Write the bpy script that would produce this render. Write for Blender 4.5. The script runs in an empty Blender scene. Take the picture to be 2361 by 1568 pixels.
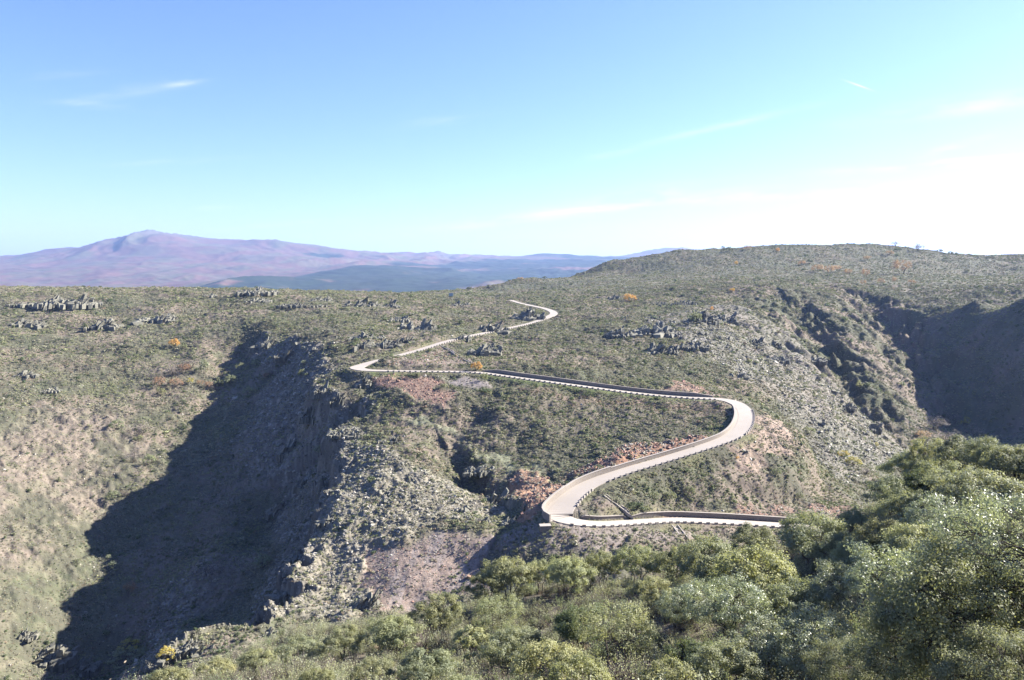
import bpy, math, numpy as np, os
from math import radians as R
C = bpy.context.scene.collection
S = bpy.context.scene
# ---------------------------------------------------------------- camera, sky, sun, exposure
FPX, PW, PH, HV = 1853.0, 2361.0, 1568.0, 600.0        # lens in photo units, row of eye level
PITCH = math.atan((PH/2-HV)/FPX)
cam = bpy.data.cameras.new('camera'); camo = bpy.data.objects.new('camera', cam); C.objects.link(camo)
cam.sensor_width = 36; cam.lens = 36*FPX/PW; cam.clip_start = .5; cam.clip_end = 60000
camo.location = (0, 0, 0); camo.rotation_euler = (R(90)-PITCH, 0, 0); S.camera = camo
SUN_AZ, SUN_EL = 70.0, 30.0                            # degrees right of the view, degrees up
w = bpy.data.worlds.new('World'); S.world = w; w.use_nodes = True
wn = w.node_tree.nodes; wl = w.node_tree.links; wn.clear()
def N(t, typ, **k):
    n = (t.nodes if hasattr(t, 'nodes') else t).new(typ)
    for a, b in k.items(): setattr(n, a, b)
    return n
sky = N(wn, 'ShaderNodeTexSky', sky_type='NISHITA', sun_disc=False)
sky.sun_elevation = R(SUN_EL); sky.sun_rotation = R(SUN_AZ)
sky.air_density = 1.0; sky.dust_density = 1.1; sky.ozone_density = 3.0; sky.altitude = 900
bg = N(wn, 'ShaderNodeBackground'); bg.inputs[1].default_value = .05
wo = N(wn, 'ShaderNodeOutputWorld')
def wm(op, *a):
    n = N(wn, 'ShaderNodeMath', operation=op)
    for k, q in enumerate(a):
        if isinstance(q, (int, float)): n.inputs[k].default_value = q
        else: wl.new(q, n.inputs[k])
    return n.outputs[0]
tint = N(wn, 'ShaderNodeMix', data_type='RGBA', blend_type='MULTIPLY'); tint.inputs[0].default_value = 1; tint.inputs[7].default_value = (.84, .90, 1.3, 1)
wl.new(sky.outputs[0], tint.inputs[6])
gd = N(wn, 'ShaderNodeTexCoord'); sx = N(wn, 'ShaderNodeSeparateXYZ'); wl.new(gd.outputs['Generated'], sx.inputs[0])
yy = wm('MAXIMUM', sx.outputs[1], .05); ca = wm('DIVIDE', sx.outputs[0], yy); cb_ = wm('DIVIDE', sx.outputs[2], yy)
cx = N(wn, 'ShaderNodeCombineXYZ'); wl.new(wm('MULTIPLY', wm('ADD', ca, wm('MULTIPLY', cb_, 2.5)), 7.), cx.inputs[0]); wl.new(wm('MULTIPLY', wm('SUBTRACT', cb_, wm('MULTIPLY', ca, .13)), 60.), cx.inputs[1])
nz = N(wn, 'ShaderNodeTexNoise'); nz.inputs['Scale'].default_value = 1.; nz.inputs['Detail'].default_value = 6; nz.inputs['Roughness'].default_value = .62; wl.new(cx.outputs[0], nz.inputs['Vector'])
mr = N(wn, 'ShaderNodeMapRange'); mr.inputs[1].default_value = .38; mr.inputs[2].default_value = .68; wl.new(nz.outputs[0], mr.inputs[0]); wisp = mr.outputs[0]
acc = 0.
for (u, v, L, T, an, st, pure) in ((290, 212, 110, 14, -8, .16, 0), (415, 192, 45, 8, -8, .5, 0), (230, 244, 90, 8, 5, .2, 0), (1690, 285, 170, 7, -13, .5, 0), (1420, 354, 50, 6, -10, .45, 0), (1480, 450, 90, 14, -8, 1, 0),
    (1300, 492, 300, 11, -7, .8, 0), (2130, 382, 260, 9, -4, .8, 0), (2260, 366, 90, 5, -4, .9, 0), (2180, 345, 90, 9, -16, .7, 0), (2260, 240, 220, 20, -8, .6, 0), (400, 372, 150, 6, -3, .2, 0), (1010, 280, 90, 9, -8, .22, 0),
    (500, 478, 50, 6, 0, .4, 0), (1750, 452, 420, 16, -4, .6, 0), (1980, 197, 27, 1.6, 19, .85, 1), (100, 175, 120, 7, -4, .15, 0), (640, 520, 150, 6, -4, .3, 0)):
    px_, py_ = (u-PW/2)/FPX, -(v-PH/2)/FPX; yq = math.cos(PITCH)+math.sin(PITCH)*py_; a0 = px_/yq; b0 = (-math.sin(PITCH)+math.cos(PITCH)*py_)/yq
    c_, s_ = math.cos(R(-an)), math.sin(R(-an)); da, db = wm('SUBTRACT', ca, a0), wm('SUBTRACT', cb_, b0)
    p_ = wm('DIVIDE', wm('ADD', wm('MULTIPLY', da, c_), wm('MULTIPLY', db, s_)), L/FPX); q_ = wm('DIVIDE', wm('SUBTRACT', wm('MULTIPLY', db, c_), wm('MULTIPLY', da, s_)), T/FPX)
    e_ = wm('EXPONENT', wm('MULTIPLY', wm('ADD', wm('MULTIPLY', p_, p_), wm('MULTIPLY', q_, q_)), -1.)); e_ = wm('MULTIPLY', e_, st)
    acc = wm('ADD', acc, e_ if pure else wm('MULTIPLY', e_, wisp))
acc = wm('MINIMUM', wm('MULTIPLY', acc, wm('GREATER_THAN', sx.outputs[1], .1)), .9)
cl = N(wn, 'ShaderNodeMix', data_type='RGBA'); cl.inputs[7].default_value = (5.6, 5.8, 6.2, 1); wl.new(acc, cl.inputs[0]); wl.new(tint.outputs[2], cl.inputs[6])
wl.new(cl.outputs[2], bg.inputs[0]); wl.new(bg.outputs[0], wo.inputs[0])
sun = bpy.data.lights.new('sun', 'SUN'); suno = bpy.data.objects.new('sun', sun); C.objects.link(suno)
sun.energy = 5.0; sun.angle = R(.5); sun.color = (1, .95, .87)
az, el = R(SUN_AZ), R(SUN_EL)
from mathutils import Vector, Matrix
SD = Vector((math.sin(az)*math.cos(el), math.cos(az)*math.cos(el), math.sin(el)))
suno.rotation_euler = SD.to_track_quat('Z', 'Y').to_euler()
S.view_settings.view_transform = 'Standard'; S.view_settings.look = 'None'
S.view_settings.gamma = 1; S.view_settings.exposure = 2.17
HAZE = 3.4e-5; AF = .615
S.cycles.max_bounces = 5; S.cycles.diffuse_bounces = 2; S.cycles.glossy_bounces = 1
S.cycles.transmission_bounces = 2; S.cycles.transparent_max_bounces = 4; S.cycles.volume_bounces = 0
S.cycles.caustics_reflective = False; S.cycles.caustics_refractive = False
# ---------------------------------------------------------------- measuring: a view ray of the photo and a distance give a place
cp, sp = math.cos(PITCH), math.sin(PITCH)
def ray(U, V):
    a = (np.asarray(U, float)-PW/2)/FPX; b = -(np.asarray(V, float)-PH/2)/FPX
    y = cp+sp*b; z = -sp+cp*b
    return a/y, z/y                                    # x and z per metre of forward distance
def W(U, V, d):
    a, b = ray(U, V); return np.array([a*d, d+0*a, b*d]).T
def uvd(s): return np.array([[float(q) for q in t.split(',')] for t in s.split()])
# ---------------------------------------------------------------- numpy noise
_g = np.random.RandomState(7); _P = _g.permutation(1024).astype(np.int32); _P = np.r_[_P, _P, _P[:8]]
_a = _g.rand(1024)*2*np.pi; _GC = np.cos(_a).astype(np.float32); _GS = np.sin(_a).astype(np.float32)
def pn(x, y, s=0):
    x = np.asarray(x, float)+s*37.7; y = np.asarray(y, float)-s*11.3
    ix = np.floor(x); iy = np.floor(y); fx = (x-ix).astype(np.float32); fy = (y-iy).astype(np.float32)
    ix = ix.astype(np.int32) & 1023; iy = iy.astype(np.int32) & 1023
    u = fx*fx*fx*(fx*(fx*6-15)+10); v = fy*fy*fy*(fy*(fy*6-15)+10)
    p0 = _P[ix]; p1 = _P[ix+1]
    def g(p, i, j):
        h = _P[p+((iy+j) & 1023)]; return _GC[h]*(fx-i)+_GS[h]*(fy-j)
    a = g(p0, 0, 0); b = g(p1, 1, 0); c = g(p0, 0, 1); d = g(p1, 1, 1)
    a += (b-a)*u; c += (d-c)*u
    return (a+(c-a)*v)*1.5
def fbm(x, y, o=4, s=0, g=.5):
    r = 0; a = 1.
    for k in range(o): r = r+a*pn(x, y, s+k*17); x = x*2.03+3.1; y = y*2.03-1.7; a *= g
    return r
def ridged(x, y, o=4, s=0):
    r = 0; a = 1.
    for k in range(o): r = r+a*(1-2*np.abs(pn(x, y, s+k*31))); x = x*2.07+5.3; y = y*2.07+1.3; a *= .5
    return r/1.9
def sst(a, b, x):
    t = np.clip((x-a)/(b-a), 0, 1); return t*t*(3-2*t)
# ---------------------------------------------------------------- the lie of the land: spot heights
ROAD = uvd('''1178,692,850,6.5 1196,698,825,6.5 1220,703.4,790,7 1259,712,740,7.5 1277,722.5,702,8.5 1254,734.5,668,7.5 1220,746,640,6.5 1167,757.6,605,6.5
1102,770.6,568,6.5 1063,778.5,547,6.5 1014,791.5,520,6.5 962,808.4,495,6.5 907,822.7,470,6.5 868,831.8,453,7 842,840,442,8.5 822,848,431,9.5 846,852.8,422,8
894,854.7,421,6.5 998,856,420,6.5 1076,857,420,6.5 1128,860.5,417,6.5 1181,868.3,411,6.5 1259,878.7,404,6.5 1337,889,398,6.5 1432,901.8,393,6.5 1526,912.4,389,6.5
1620,918.3,384,7 1668,920.8,380,7.5 1696,928,371,8 1715,943,358,8 1720,962,343,8 1714,983,330,8 1696,1003,320,7.5 1668,1016,313,7 1609,1036,304,6.5
1550,1055,297,6.5 1491,1071.5,290,6.5 1432,1090,283,6.5 1385,1106.5,277,7 1350,1124,271,7.5 1322,1143,263,8 1300,1166,256,9.5 1288,1190,249.5,10.5 1314,1203,247,9 1376,1208,248,7
1439,1206,252.5,6.5 1502,1200,257.5,6.5 1564,1199,262,6.5 1660,1202,265,6.5 1761,1208,267,6.5 1850,1214,268,6.5 1950,1225,268,6.5''')
CTRL = uvd('''
0,664,900 100,675,760 270,672,790 450,674,790 590,668,780 700,676,820 800,678,850 900,677,880 1040,682,980 1090,668,1150 1200,640,1300 1400,600,1450 1560,577,1500 1800,565,1500 2000,563,1450
2100,572,1400 2200,588,1400 2361,598,1450 2560,610,1450 -150,655,900 -150,750,640 -150,900,470 -150,1050,390 -150,1250,330 -150,1450,280
1300,665,1030 1500,645,1150 1700,625,1200 1900,620,1200 2100,625,1180 2300,640,1130 1110,682,1000 1400,680,880 1500,675,860 1690,656,860 1850,668,830 2000,668,870 2200,664,870
0,720,700 0,800,580 0,900,490 0,1050,410 0,1150,372 0,1250,340 0,1350,314 0,1450,290 100,1100,400 100,1250,350 100,1350,325 120,1440,306 200,950,478 200,1050,432 200,1150,398 240,1250,370 230,1180,390 180,1350,334 150,1430,312
100,720,700 200,830,560 300,750,660 300,900,520 380,1050,446 330,980,478 500,700,740 400,830,570 470,810,584 450,950,498 420,720,700 520,745,650
265,1560,300 300,1440,318 350,1330,345 400,1230,375 450,1130,412 520,1030,452 590,940,498 640,880,535 560,820,588 610,840,560 520,880,535 470,990,475
600,745,620 640,765,600 685,772,565 740,790,522 752,828,482 790,858,452 828,868,428 850,880,416 838,915,396 852,950,384 800,985,373 757,1000,366 780,1050,342 792,1100,325 765,1150,303 742,1190,288 742,1250,265 690,1290,251 684,1370,232 605,1440,213 450,1472,205 350,1530,198
560,1240,345 640,1150,372 640,1080,405 700,1020,412 730,950,430 760,900,440 700,880,480 660,820,545 560,1330,310 500,1400,300 620,1200,350 480,1300,330 420,1420,305
650,730,640 700,720,680 750,750,600 850,800,500 950,790,520 900,750,590 800,700,720 1000,750,610 1100,740,650 1000,700,780 1150,715,740 1180,735,680 850,730,640 1100,700,830 760,700,730 1250,705,790 1330,700,780
900,860,414 960,862,416 900,885,400 950,910,388 1030,940,372 1000,880,402 1060,880,404 1130,890,398 870,940,380 900,960,371 960,965,368 1050,1010,354 1150,1080,318 1230,1128,289 1290,1112,290 1100,980,366 1060,950,372 1150,960,362 1180,1010,347 1200,1050,331 1240,1070,313 1310,1108,286
1200,900,390 1300,915,384 1400,940,370 1500,940,372 1600,950,366 1660,965,350 1250,980,350 1350,1000,342 1350,1060,312 1450,1030,318 1450,1052,299 1550,1020,320 1550,1036,308 1650,1000,334 1400,1075,293 1500,980,345
860,1000,354 900,1060,326 900,1150,288 850,1200,273 960,1130,291 1000,1060,326 1020,1180,274 1100,1140,290 1120,1190,270 1180,1180,268 1200,1140,282 1230,1180,262 850,1110,307 820,1000,358 700,1330,240 750,1330,248
860,1268,254 950,1246,255 1100,1224,254 1200,1212,252 1270,1208,247 1250,1225,243 1400,1225,243 1550,1225,250 1700,1228,255
780,1290,256 800,1400,230 900,1300,244 950,1340,233 950,1400,225 870,1400,222 1050,1300,243 1050,1250,250 1200,1260,244 1350,1260,239 1500,1255,240 1600,1240,244 1100,1340,231 700,1440,214
1330,1180,253 1400,1150,262 1440,1180,259 1400,1190,256 1420,1120,275 1500,1120,280 1600,1150,276 1600,1180,271 1750,1185,274 1750,1100,305 1600,1060,300 1700,1050,320 1850,1100,330 1800,1150,300 1550,1190,266
1500,800,500 1350,790,530 1250,790,540 1150,790,545 1120,830,455 1200,840,440 1300,855,425 1400,860,430 1500,880,415 1600,895,410 1100,840,440 1050,830,452 950,840,434 1400,760,560 1500,740,610 1600,730,640 1600,800,510 1650,760,580 1400,715,720 1550,700,760 1650,690,780 1350,740,640 1300,745,640
1700,700,740 1750,750,640 1780,850,500 1750,900,430 1800,950,400 1780,1020,360 1850,1000,400 1900,900,510 1950,1000,430 1900,1080,365 2000,1080,400 2050,1040,450 2000,950,500 2100,1060,470 2120,1100,440 2050,980,520
1720,680,790 1780,700,750 1850,760,670 1900,820,600 1880,720,740 1930,800,640 1960,880,570 1950,700,800 2050,700,800 2100,780,700 2150,850,640 2170,900,610 2150,940,590 2165,970,575 2020,780,690 2060,860,620 2100,940,570 2000,870,590
2190,1000,596 2290,1000,575 2200,900,648 2290,900,606 2361,900,575 2195,800,700 2210,735,712 2290,740,666 2290,715,683 2361,715,643 2220,712,722 2361,750,632 2361,820,602 2361,1000,560 2270,820,642 2150,760,735 2120,700,800 2250,688,722 2361,685,665 2500,1000,500 2500,800,560 2500,680,600 2500,650,800 2361,655,800 2250,655,850''')
# the near trees: kind, photo point of the top, height, width factor, distance; the ground under them follows from these
NEAR = '''
round,1882,1183,7.2,1.1,86|large rounded olive-green oak just below the point where the road disappears
grey1,1735,1208,5.6,1,98|dense oak whose top hides the very end of the lowest lane
grey2,1640,1236,6.2,1,88|broad dark-bellied oak standing under the short concrete chute
olive1,1560,1262,5.4,1,94|oak with a shaded underside left of the concrete chute
olive2,1475,1258,5.4,1,97|bushy oak in the treeline under the grey stone bank
olive2,1392,1270,4.6,.9,99|small egg-shaped oak between the yellow-green round one and the bushy one
olive1,1310,1284,5.8,1.05,95|round yellow-green oak with thin stems showing beneath
olive2,1245,1290,4.6,1,100|pale oak pressed against the left side of the round yellow-green one
olive1,1170,1284,6,1.05,98|tall olive oak at the left end of the far treeline
olive2,1120,1318,4.6,1,97|oak leaning into the left flank of the tall olive one
olive2,1002,1372,5.6,1.1,90|lone oak with a dark trunk against the pink scree
loose,1140,1372,5,1.15,80|loose airy oak below the left end of the treeline
slim,1084,1434,5,1.1,68|slim upright oak with one thin straight trunk
dark,1335,1382,4.6,1.05,66|dark green oak beside the tall forked one
loose,1432,1392,6.8,1.1,60|tall forked olive tree with bare lower trunk at the bottom centre
yellow,1268,1476,3.8,1.1,52|yellow-green oak in front of the forked tree
yellow,1345,1520,3,1,44|low yellow-green oak tuft at the foot of the forked trunk
olive1,905,1424,4.6,1.3,80|wide spreading pale olive oak at the lower left
olive2,790,1450,3.6,1.3,80|low olive oak near the rock spur
grey2,690,1478,3.4,1.4,80|low spreading oak at the left end of the near thicket
olive1,590,1500,2.8,1.4,78|flat-topped olive oak just above the lower rock ledge
yellow,500,1524,2.4,1.3,74|small yellow-tinged oak at the bottom left
yellow,390,1540,2.3,1.4,70|bright yellow-green oak top at the bottom left edge of the dark ravine
grey1,980,1500,3.8,1.2,60|grey oak below the slim upright one
olive2,860,1520,3,1.2,60|oak cut by the bottom edge under the wide olive one
yellow,730,1540,2.6,1.2,62|small oak clump at the bottom edge, left of centre
yellow,1755,1268,6.4,1.1,72|big loose yellow-olive oak under the large rounded one
silver,1690,1330,4.6,1.1,60|silvery oak left of the big yellow-olive one
grey2,1850,1340,4.8,1.1,60|grey-green oak directly below the large rounded one
silver,1955,1306,4.8,1.1,60|oak with several dark stems in the middle of the right-hand thicket
grey1,1990,1238,4.6,1,72|mid-green oak to the right of the large rounded one
grey2,1975,1170,4.6,1,92|oak at the head of the thicket where the slope meets the far bank
olive1,2042,1192,4.8,1,72|olive oak in the second rank on the right
grey1,2095,1135,4.8,1,78|grey-green oak beneath the dark-hollowed one
dark,2150,1060,5.2,1.2,84|dark-hollowed oak high on the right-hand slope
grey2,2070,1090,5,1.1,92|broad low oak at the outermost point of the right-hand treeline
grey1,2105,1040,5,1.1,98|oak standing against the pale rocky slope
olive2,2165,1010,4.8,1.1,96|flat-crowned oak near the top of the right-hand treeline
grey1,2225,1006,5.2,1.1,88|rounded oak on the right-hand crest beneath the shaded valley
round,2295,1004,5,1,82|tallest-standing oak of the right-hand crest
grey2,2352,1018,4.8,1.1,76|oak cut by the right edge on the crest
olive2,2200,1062,4.4,1.1,76|olive oak tucked behind the dark-hollowed one
grey2,2270,1072,4.6,1.2,70|wide grey-green oak below the crest on the right
silver,2175,1140,4.8,1.1,62|silver-grey oak in the middle rank on the right
olive1,2115,1206,4.6,1.1,55|yellowish oak above the grey bare bush
silver,2080,1270,4.6,1.1,46|silver-green oak left of the near yellow one
nearsilver,2350,1090,7.6,.92,32|big silver-leaved oak with a black leaning trunk at the right edge
nearbig,2215,1225,7.6,1,30|big near oak with bright yellow-green leaves at the lower right
neardark,2085,1400,5,1,34|shadowed near oak at the bottom right
neardark,2330,1440,5.4,1,26|darkest near oak in the bottom right corner
silver,1880,1420,4,1.1,44|pale silvery oak above the bottom edge, right of centre
silver,1780,1440,3.8,1.1,45|pale silvery oak with a knobbly top at the bottom, right of centre
neardark,1960,1470,4.2,1,38|near oak between the pale silvery ones and the shadowed one
dark,1600,1455,3.8,1.1,48|dark green oak bush at the bottom centre right
grey1,1690,1485,3.4,1.1,43|grey oak bush to the right of the dark green bush
yellow,1545,1530,2.6,1.1,42|small bright oak bush at the bottom edge
olive2,1500,1330,3.6,1,74|small oak in the brushy gap at the centre of the thicket
silver,1585,1355,3,1.2,66|pale low oak among the dry brush
grey2,1190,1440,3.8,1.1,66|grey-green oak between the slim and the forked ones
olive2,1060,1560,2.6,1.2,46|low oak crown at the bottom edge below the slim one'''
XYZ = np.array('''0,-60,-4 0,0,-2.2 0,8,-6 12,8,-5 -12,8,-7 60,0,-2 -60,0,-9 0,20,-12.5 20,20,-9.5 -20,20,-16 60,45,-13 -60,50,-38 -70,70,-52 90,75,-14 130,105,-20 -70,100,-74 0,130,-64 50,130,-55 100,130,-46 150,130,-36 -40,130,-72 -80,130,-90 0,112,-50 40,112,-43 -30,105,-50 0,165,-82 60,165,-73 120,165,-64 180,165,-50 -40,165,-86
0,195,-101 60,200,-98 120,205,-95 180,210,-100 -40,190,-101 240,220,-100 260,300,-135 320,420,-160 230,320,-118 180,290,-98 140,60,-8 200,100,-12 300,150,-40 -120,130,-120 -130,180,-140 -150,230,-150 -100,170,-115 -160,290,-160 -250,230,-125 -350,250,-110 -250,150,-130 -300,0,-110 -150,0,-60
400,300,-120 420,500,-120 450,700,-60 600,600,-20 500,0,-10 700,300,0 800,900,0 900,1300,10 300,-150,5 0,-150,-3 -300,-200,-60 -700,200,-60 -700,600,-20 -800,1000,-40
-300,1100,-50 0,1150,-60 -600,1300,-80 0,1500,-95 -600,1700,-120 0,1900,-140 600,1900,-60 300,1750,-40 900,1800,-40 1300,1500,0 1300,1900,-60 -1200,600,-40 -1300,1400,-120 200,1350,-25 1200,700,20'''.split()
             , dtype=object)
XYZ = np.array([[float(q) for q in t.split(',')] for t in XYZ])
ROAD[:, 3] *= .8
rp3 = W(ROAD[:, 0], ROAD[:, 1], ROAD[:, 2])
NT = np.array([[float(q) for q in l.split('|')[0].split(',')[1:]] for l in NEAR.strip().split('\n')]); nt3 = W(NT[:, 0], NT[:, 1], NT[:, 4]); nt3[:, 2] -= NT[:, 2]
P = np.vstack([nt3, W(CTRL[:, 0], CTRL[:, 1], CTRL[:, 2]), rp3, XYZ])
def rbf_fit(P, k=2.):
    n = len(P); D = np.hypot(P[:, None, 0]-P[None, :, 0], P[:, None, 1]-P[None, :, 1])
    A = np.zeros((n+3, n+3)); A[:n, :n] = D-np.eye(n)*k; T = np.c_[np.ones(n), P[:, :2]/1000.]
    A[:n, n:] = T; A[n:, :n] = T.T
    return np.linalg.solve(A, np.r_[P[:, 2], 0, 0, 0])
def rbf_eval(P, c, x, y):
    sh = x.shape; x = x.ravel(); y = y.ravel(); o = np.empty(len(x), np.float32)
    p = P.astype(np.float32); cc = c[:-3].astype(np.float32)
    for i in range(0, len(x), 20000):
        X = x[i:i+20000].astype(np.float32); Y = y[i:i+20000].astype(np.float32)
        o[i:i+20000] = np.sqrt((X[:, None]-p[None, :, 0])**2+(Y[:, None]-p[None, :, 1])**2)@cc+c[-3]+c[-2]*X/1000+c[-1]*Y/1000
    return o.reshape(sh)
# base heights on a polar grid that is denser where the land is near
def radii():
    r = [.5]
    while r[-1] < 2100: r.append(r[-1]*(1.08 if r[-1] < 7 else 1.010 if r[-1] < 110 else 1.0027 if r[-1] < 900 else 1.006))
    return np.array(r)
RR = radii()
AA = np.r_[np.linspace(-75, -37, 90)[:-1], np.linspace(-37, 37, 1251), np.linspace(37, 80, 110)[1:]]
gr, ga = np.meshgrid(RR, np.radians(AA), indexing='ij')
GX = gr*np.sin(ga); GY = gr*np.cos(ga)
cf = rbf_fit(P)
# evaluate on a coarser polar grid and interpolate
ri = np.arange(0, len(RR), 3); ri = np.r_[ri, len(RR)-1] if ri[-1] != len(RR)-1 else ri
ai = np.unique(np.r_[np.arange(0, len(AA), 4), len(AA)-1])
Zc = rbf_eval(P, cf, GX[np.ix_(ri, ai)], GY[np.ix_(ri, ai)])
def up(Z, i, n, ax):
    j = np.arange(n); k = np.clip(np.searchsorted(i, j, 'right')-1, 0, len(i)-2); t = (j-i[k])/(i[k+1]-i[k])
    a = np.take(Z, k, ax); b = np.take(Z, k+1, ax); t = t[:, None] if ax == 0 else t[None, :]
    return a+(b-a)*t
GZ = up(up(Zc, ri, len(RR), 0), ai, len(AA), 1).astype(float)
# ---------------------------------------------------------------- height lookup and ray hits on the grid
lr = np.log(RR)
def samp(G, x, y):
    x = np.asarray(x, float); y = np.asarray(y, float)
    r = np.hypot(x, y); a = np.degrees(np.arctan2(x, y))
    i = np.clip(np.searchsorted(RR, r)-1, 0, len(RR)-2); j = np.clip(np.searchsorted(AA, a)-1, 0, len(AA)-2)
    u = np.clip((r-RR[i])/(RR[i+1]-RR[i]), 0, 1); v = np.clip((a-AA[j])/(AA[j+1]-AA[j]), 0, 1)
    return (G[i, j]*(1-u)+G[i+1, j]*u)*(1-v)+(G[i, j+1]*(1-u)+G[i+1, j+1]*u)*v
def H(x, y): return samp(GZ, x, y)
DS = np.exp(np.linspace(math.log(9), math.log(2000), 2600))
def hit(U, V, dmin=9, h=0.):
    "first place past dmin where the ray through (U,V) comes within h of the ground"
    a, b = ray(U, V); d = DS[DS > dmin]; f = b*d-H(a*d, d)-h
    k = np.nonzero((f[1:] <= 0) & (f[:-1] > 0))[0]
    if len(k) == 0: return None
    k = k[0]; t = f[k]/(f[k]-f[k+1]); dd = d[k]+t*(d[k+1]-d[k]); return np.array([a*dd, dd, b*dd-h])
# ---------------------------------------------------------------- road line
def catmull(p, step=1.5):
    q = np.vstack([2*p[0]-p[1], p, 2*p[-1]-p[-2]]); o = []
    for i in range(1, len(q)-2):
        L = np.linalg.norm(q[i+1, :2]-q[i, :2]); n = max(2, int(L/step)); t = np.linspace(0, 1, n, endpoint=False)[:, None]
        a, b, c, d = q[i-1], q[i], q[i+1], q[i+2]
        o.append(.5*((2*b)+(-a+c)*t+(2*a-5*b+4*c-d)*t*t+(-a+3*b-3*c+d)*t**3))
    return np.vstack(o+[q[-2][None]])
RL = catmull(np.c_[rp3, ROAD[:, 3]], 1.2)               # x y z width
for _ in range(40): RL[1:-1, 2] = (RL[:-2, 2]+RL[2:, 2])/2
for _ in range(6): RL[1:-1, :2] = RL[1:-1, :2]*.5+(RL[:-2, :2]+RL[2:, :2])*.25
def frame(L):
    t = np.gradient(L[:, :2], axis=0); t /= np.linalg.norm(t, axis=1)[:, None]
    return t, np.c_[t[:, 1], -t[:, 0]]                 # direction, right-hand side
RT, RN = frame(RL)
# ---------------------------------------------------------------- carve the road bench into the heights
wallh = np.zeros(len(RL))
def near_line(L, hw, reach):
    "per grid cell: distance to polyline L, index of the nearest sample"
    D = np.full(GX.shape, 1e9); I = np.zeros(GX.shape, int)
    for k in range(len(L)):
        x, y = L[k, :2]; r = math.hypot(x, y); a = math.degrees(math.atan2(x, y)); da = math.degrees(reach/r)
        i0, i1 = np.searchsorted(RR, [r-reach, r+reach]); j0, j1 = np.searchsorted(AA, [a-da, a+da])
        d = np.hypot(GX[i0:i1, j0:j1]-x, GY[i0:i1, j0:j1]-y); s = D[i0:i1, j0:j1]; m = d < s
        s[m] = d[m]; I[i0:i1, j0:j1][m] = k
    return D, I
def side_of(L, N_, I): return (GX-L[I, 0])*N_[I, 0]+(GY-L[I, 1])*N_[I, 1]
def nearest_idx(U, V):
    "index of the road sample that projects nearest to a photo point"
    a = RL[:, 0]/RL[:, 1]; b = RL[:, 2]/RL[:, 1]
    # back to photo units
    yy = cp-sp*b; bb = (sp+cp*b)/yy; aa = a/yy
    return int(np.argmin((aa*FPX+PW/2-U)**2+(-bb*FPX+PH/2-V)**2*6))
def proj(p):
    p = np.atleast_2d(p); a = p[:, 0]/p[:, 1]; b = p[:, 2]/p[:, 1]; yy = cp-sp*b
    return np.c_[a/yy*FPX+PW/2, -(sp+cp*b)/yy*FPX+PH/2]
# retaining walls: photo points of their two ends on the road, side (+1 = right of travel), height
WALLS = [((1108, 858), (1640, 919), -1, 1.7), ((1712, 940), (1425, 1092), 1, 1.35), ((1425, 1092), (1328, 1140), 1, 1.75), ((1328, 1140), (1262, 1198), 1, 2.1),
         ((1350, 1204), (1458, 1204), -1, 1.1), ((1470, 1202), (1930, 1222), -1, 1.5)]
RD, RI = near_line(RL, RL[:, 3]/2, 34)
RS = side_of(RL, RN, RI)
WSPAN = []
for (a, b, s, h) in WALLS:
    i, j = nearest_idx(*a), nearest_idx(*b); i, j = min(i, j), max(i, j); WSPAN.append((i, j, s, h))
whl = np.zeros((2, len(RL)))
for (i, j, s, h) in WSPAN: whl[0 if s > 0 else 1, i:j] = h
hw = RL[RI, 3]/2; rz = RL[RI, 2]; near = RD < 33
sd = RD-hw
wh = np.where(RS > 0, whl[0][RI], whl[1][RI])
upl = rz+.15+np.where(sd > 1.5, wh*.95, 0)+np.maximum(sd-1.3, 0)*1.15
lol = rz-.35-np.maximum(sd-2.0, 0)*.5
Zn = np.clip(GZ, lol, upl)
Zn = np.where(sd < 1.1, rz-.3, Zn)
fade = sst(33, 24, RD)
GZ = np.where(near, GZ*(1-fade)+Zn*fade, GZ)

def blur(G, m, k):
    for _ in range(k):
        B = G.copy(); B[1:-1, 1:-1] = (G[1:-1, 1:-1]*2+G[:-2, 1:-1]+G[2:, 1:-1]+G[1:-1, :-2]+G[1:-1, 2:])/6; G = np.where(m, B, G)
    return G
GZ = blur(GZ, near & (sd > 2.2), 24)
# ---------------------------------------------------------------- side gullies cut into the right-hand slope and the ravine walls
def gully(pts, depth, wl, wr, sh=1.0):
    "pts: photo point + distance; wl, wr: widths left and right of the line looking down the gully"
    global GZ
    L = W(pts[:, 0], pts[:, 1], pts[:, 2]); L = catmull(np.c_[L, np.zeros(len(L))], 4)
    t, n = frame(L); D, I = near_line(L, None, max(wl, wr)*2.2); D = np.where(D < 1e8, np.maximum(D+fbm(GX/17, GY/17, 3, 600)*max(wl, wr)*.55, 0), D)
    s = side_of(L, n, I); e = np.sin(np.pi*np.clip((I+.5)/len(L)*.9+.05, 0, 1))**.6
    wv = np.where(s > 0, wr, wl); k = np.where(D < 1e8, np.exp(-(D/wv)**2), 0)
    GZ = GZ-depth*e*k
gully(uvd('1815,690,800 1862,738,715 1925,805,630 1965,880,565 2010,940,525 2070,1000,500'), 15, 16, 32)
gully(uvd('1990,675,840 2060,730,770 2110,800,690 2145,860,640 2165,930,605'), 16, 15, 34)
gully(uvd('1700,760,640 1760,850,530 1820,930,470'), 3, 8, 16)
gully(uvd('560,790,600 520,860,552 470,960,486 410,1060,440'), 4, 14, 14)
# a steep broken face on the near spur, looking left and down
gully(uvd('1035,1055,342 1090,1105,314 1150,1155,289 1190,1198,268'), 6, 4.0, 12)
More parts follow.
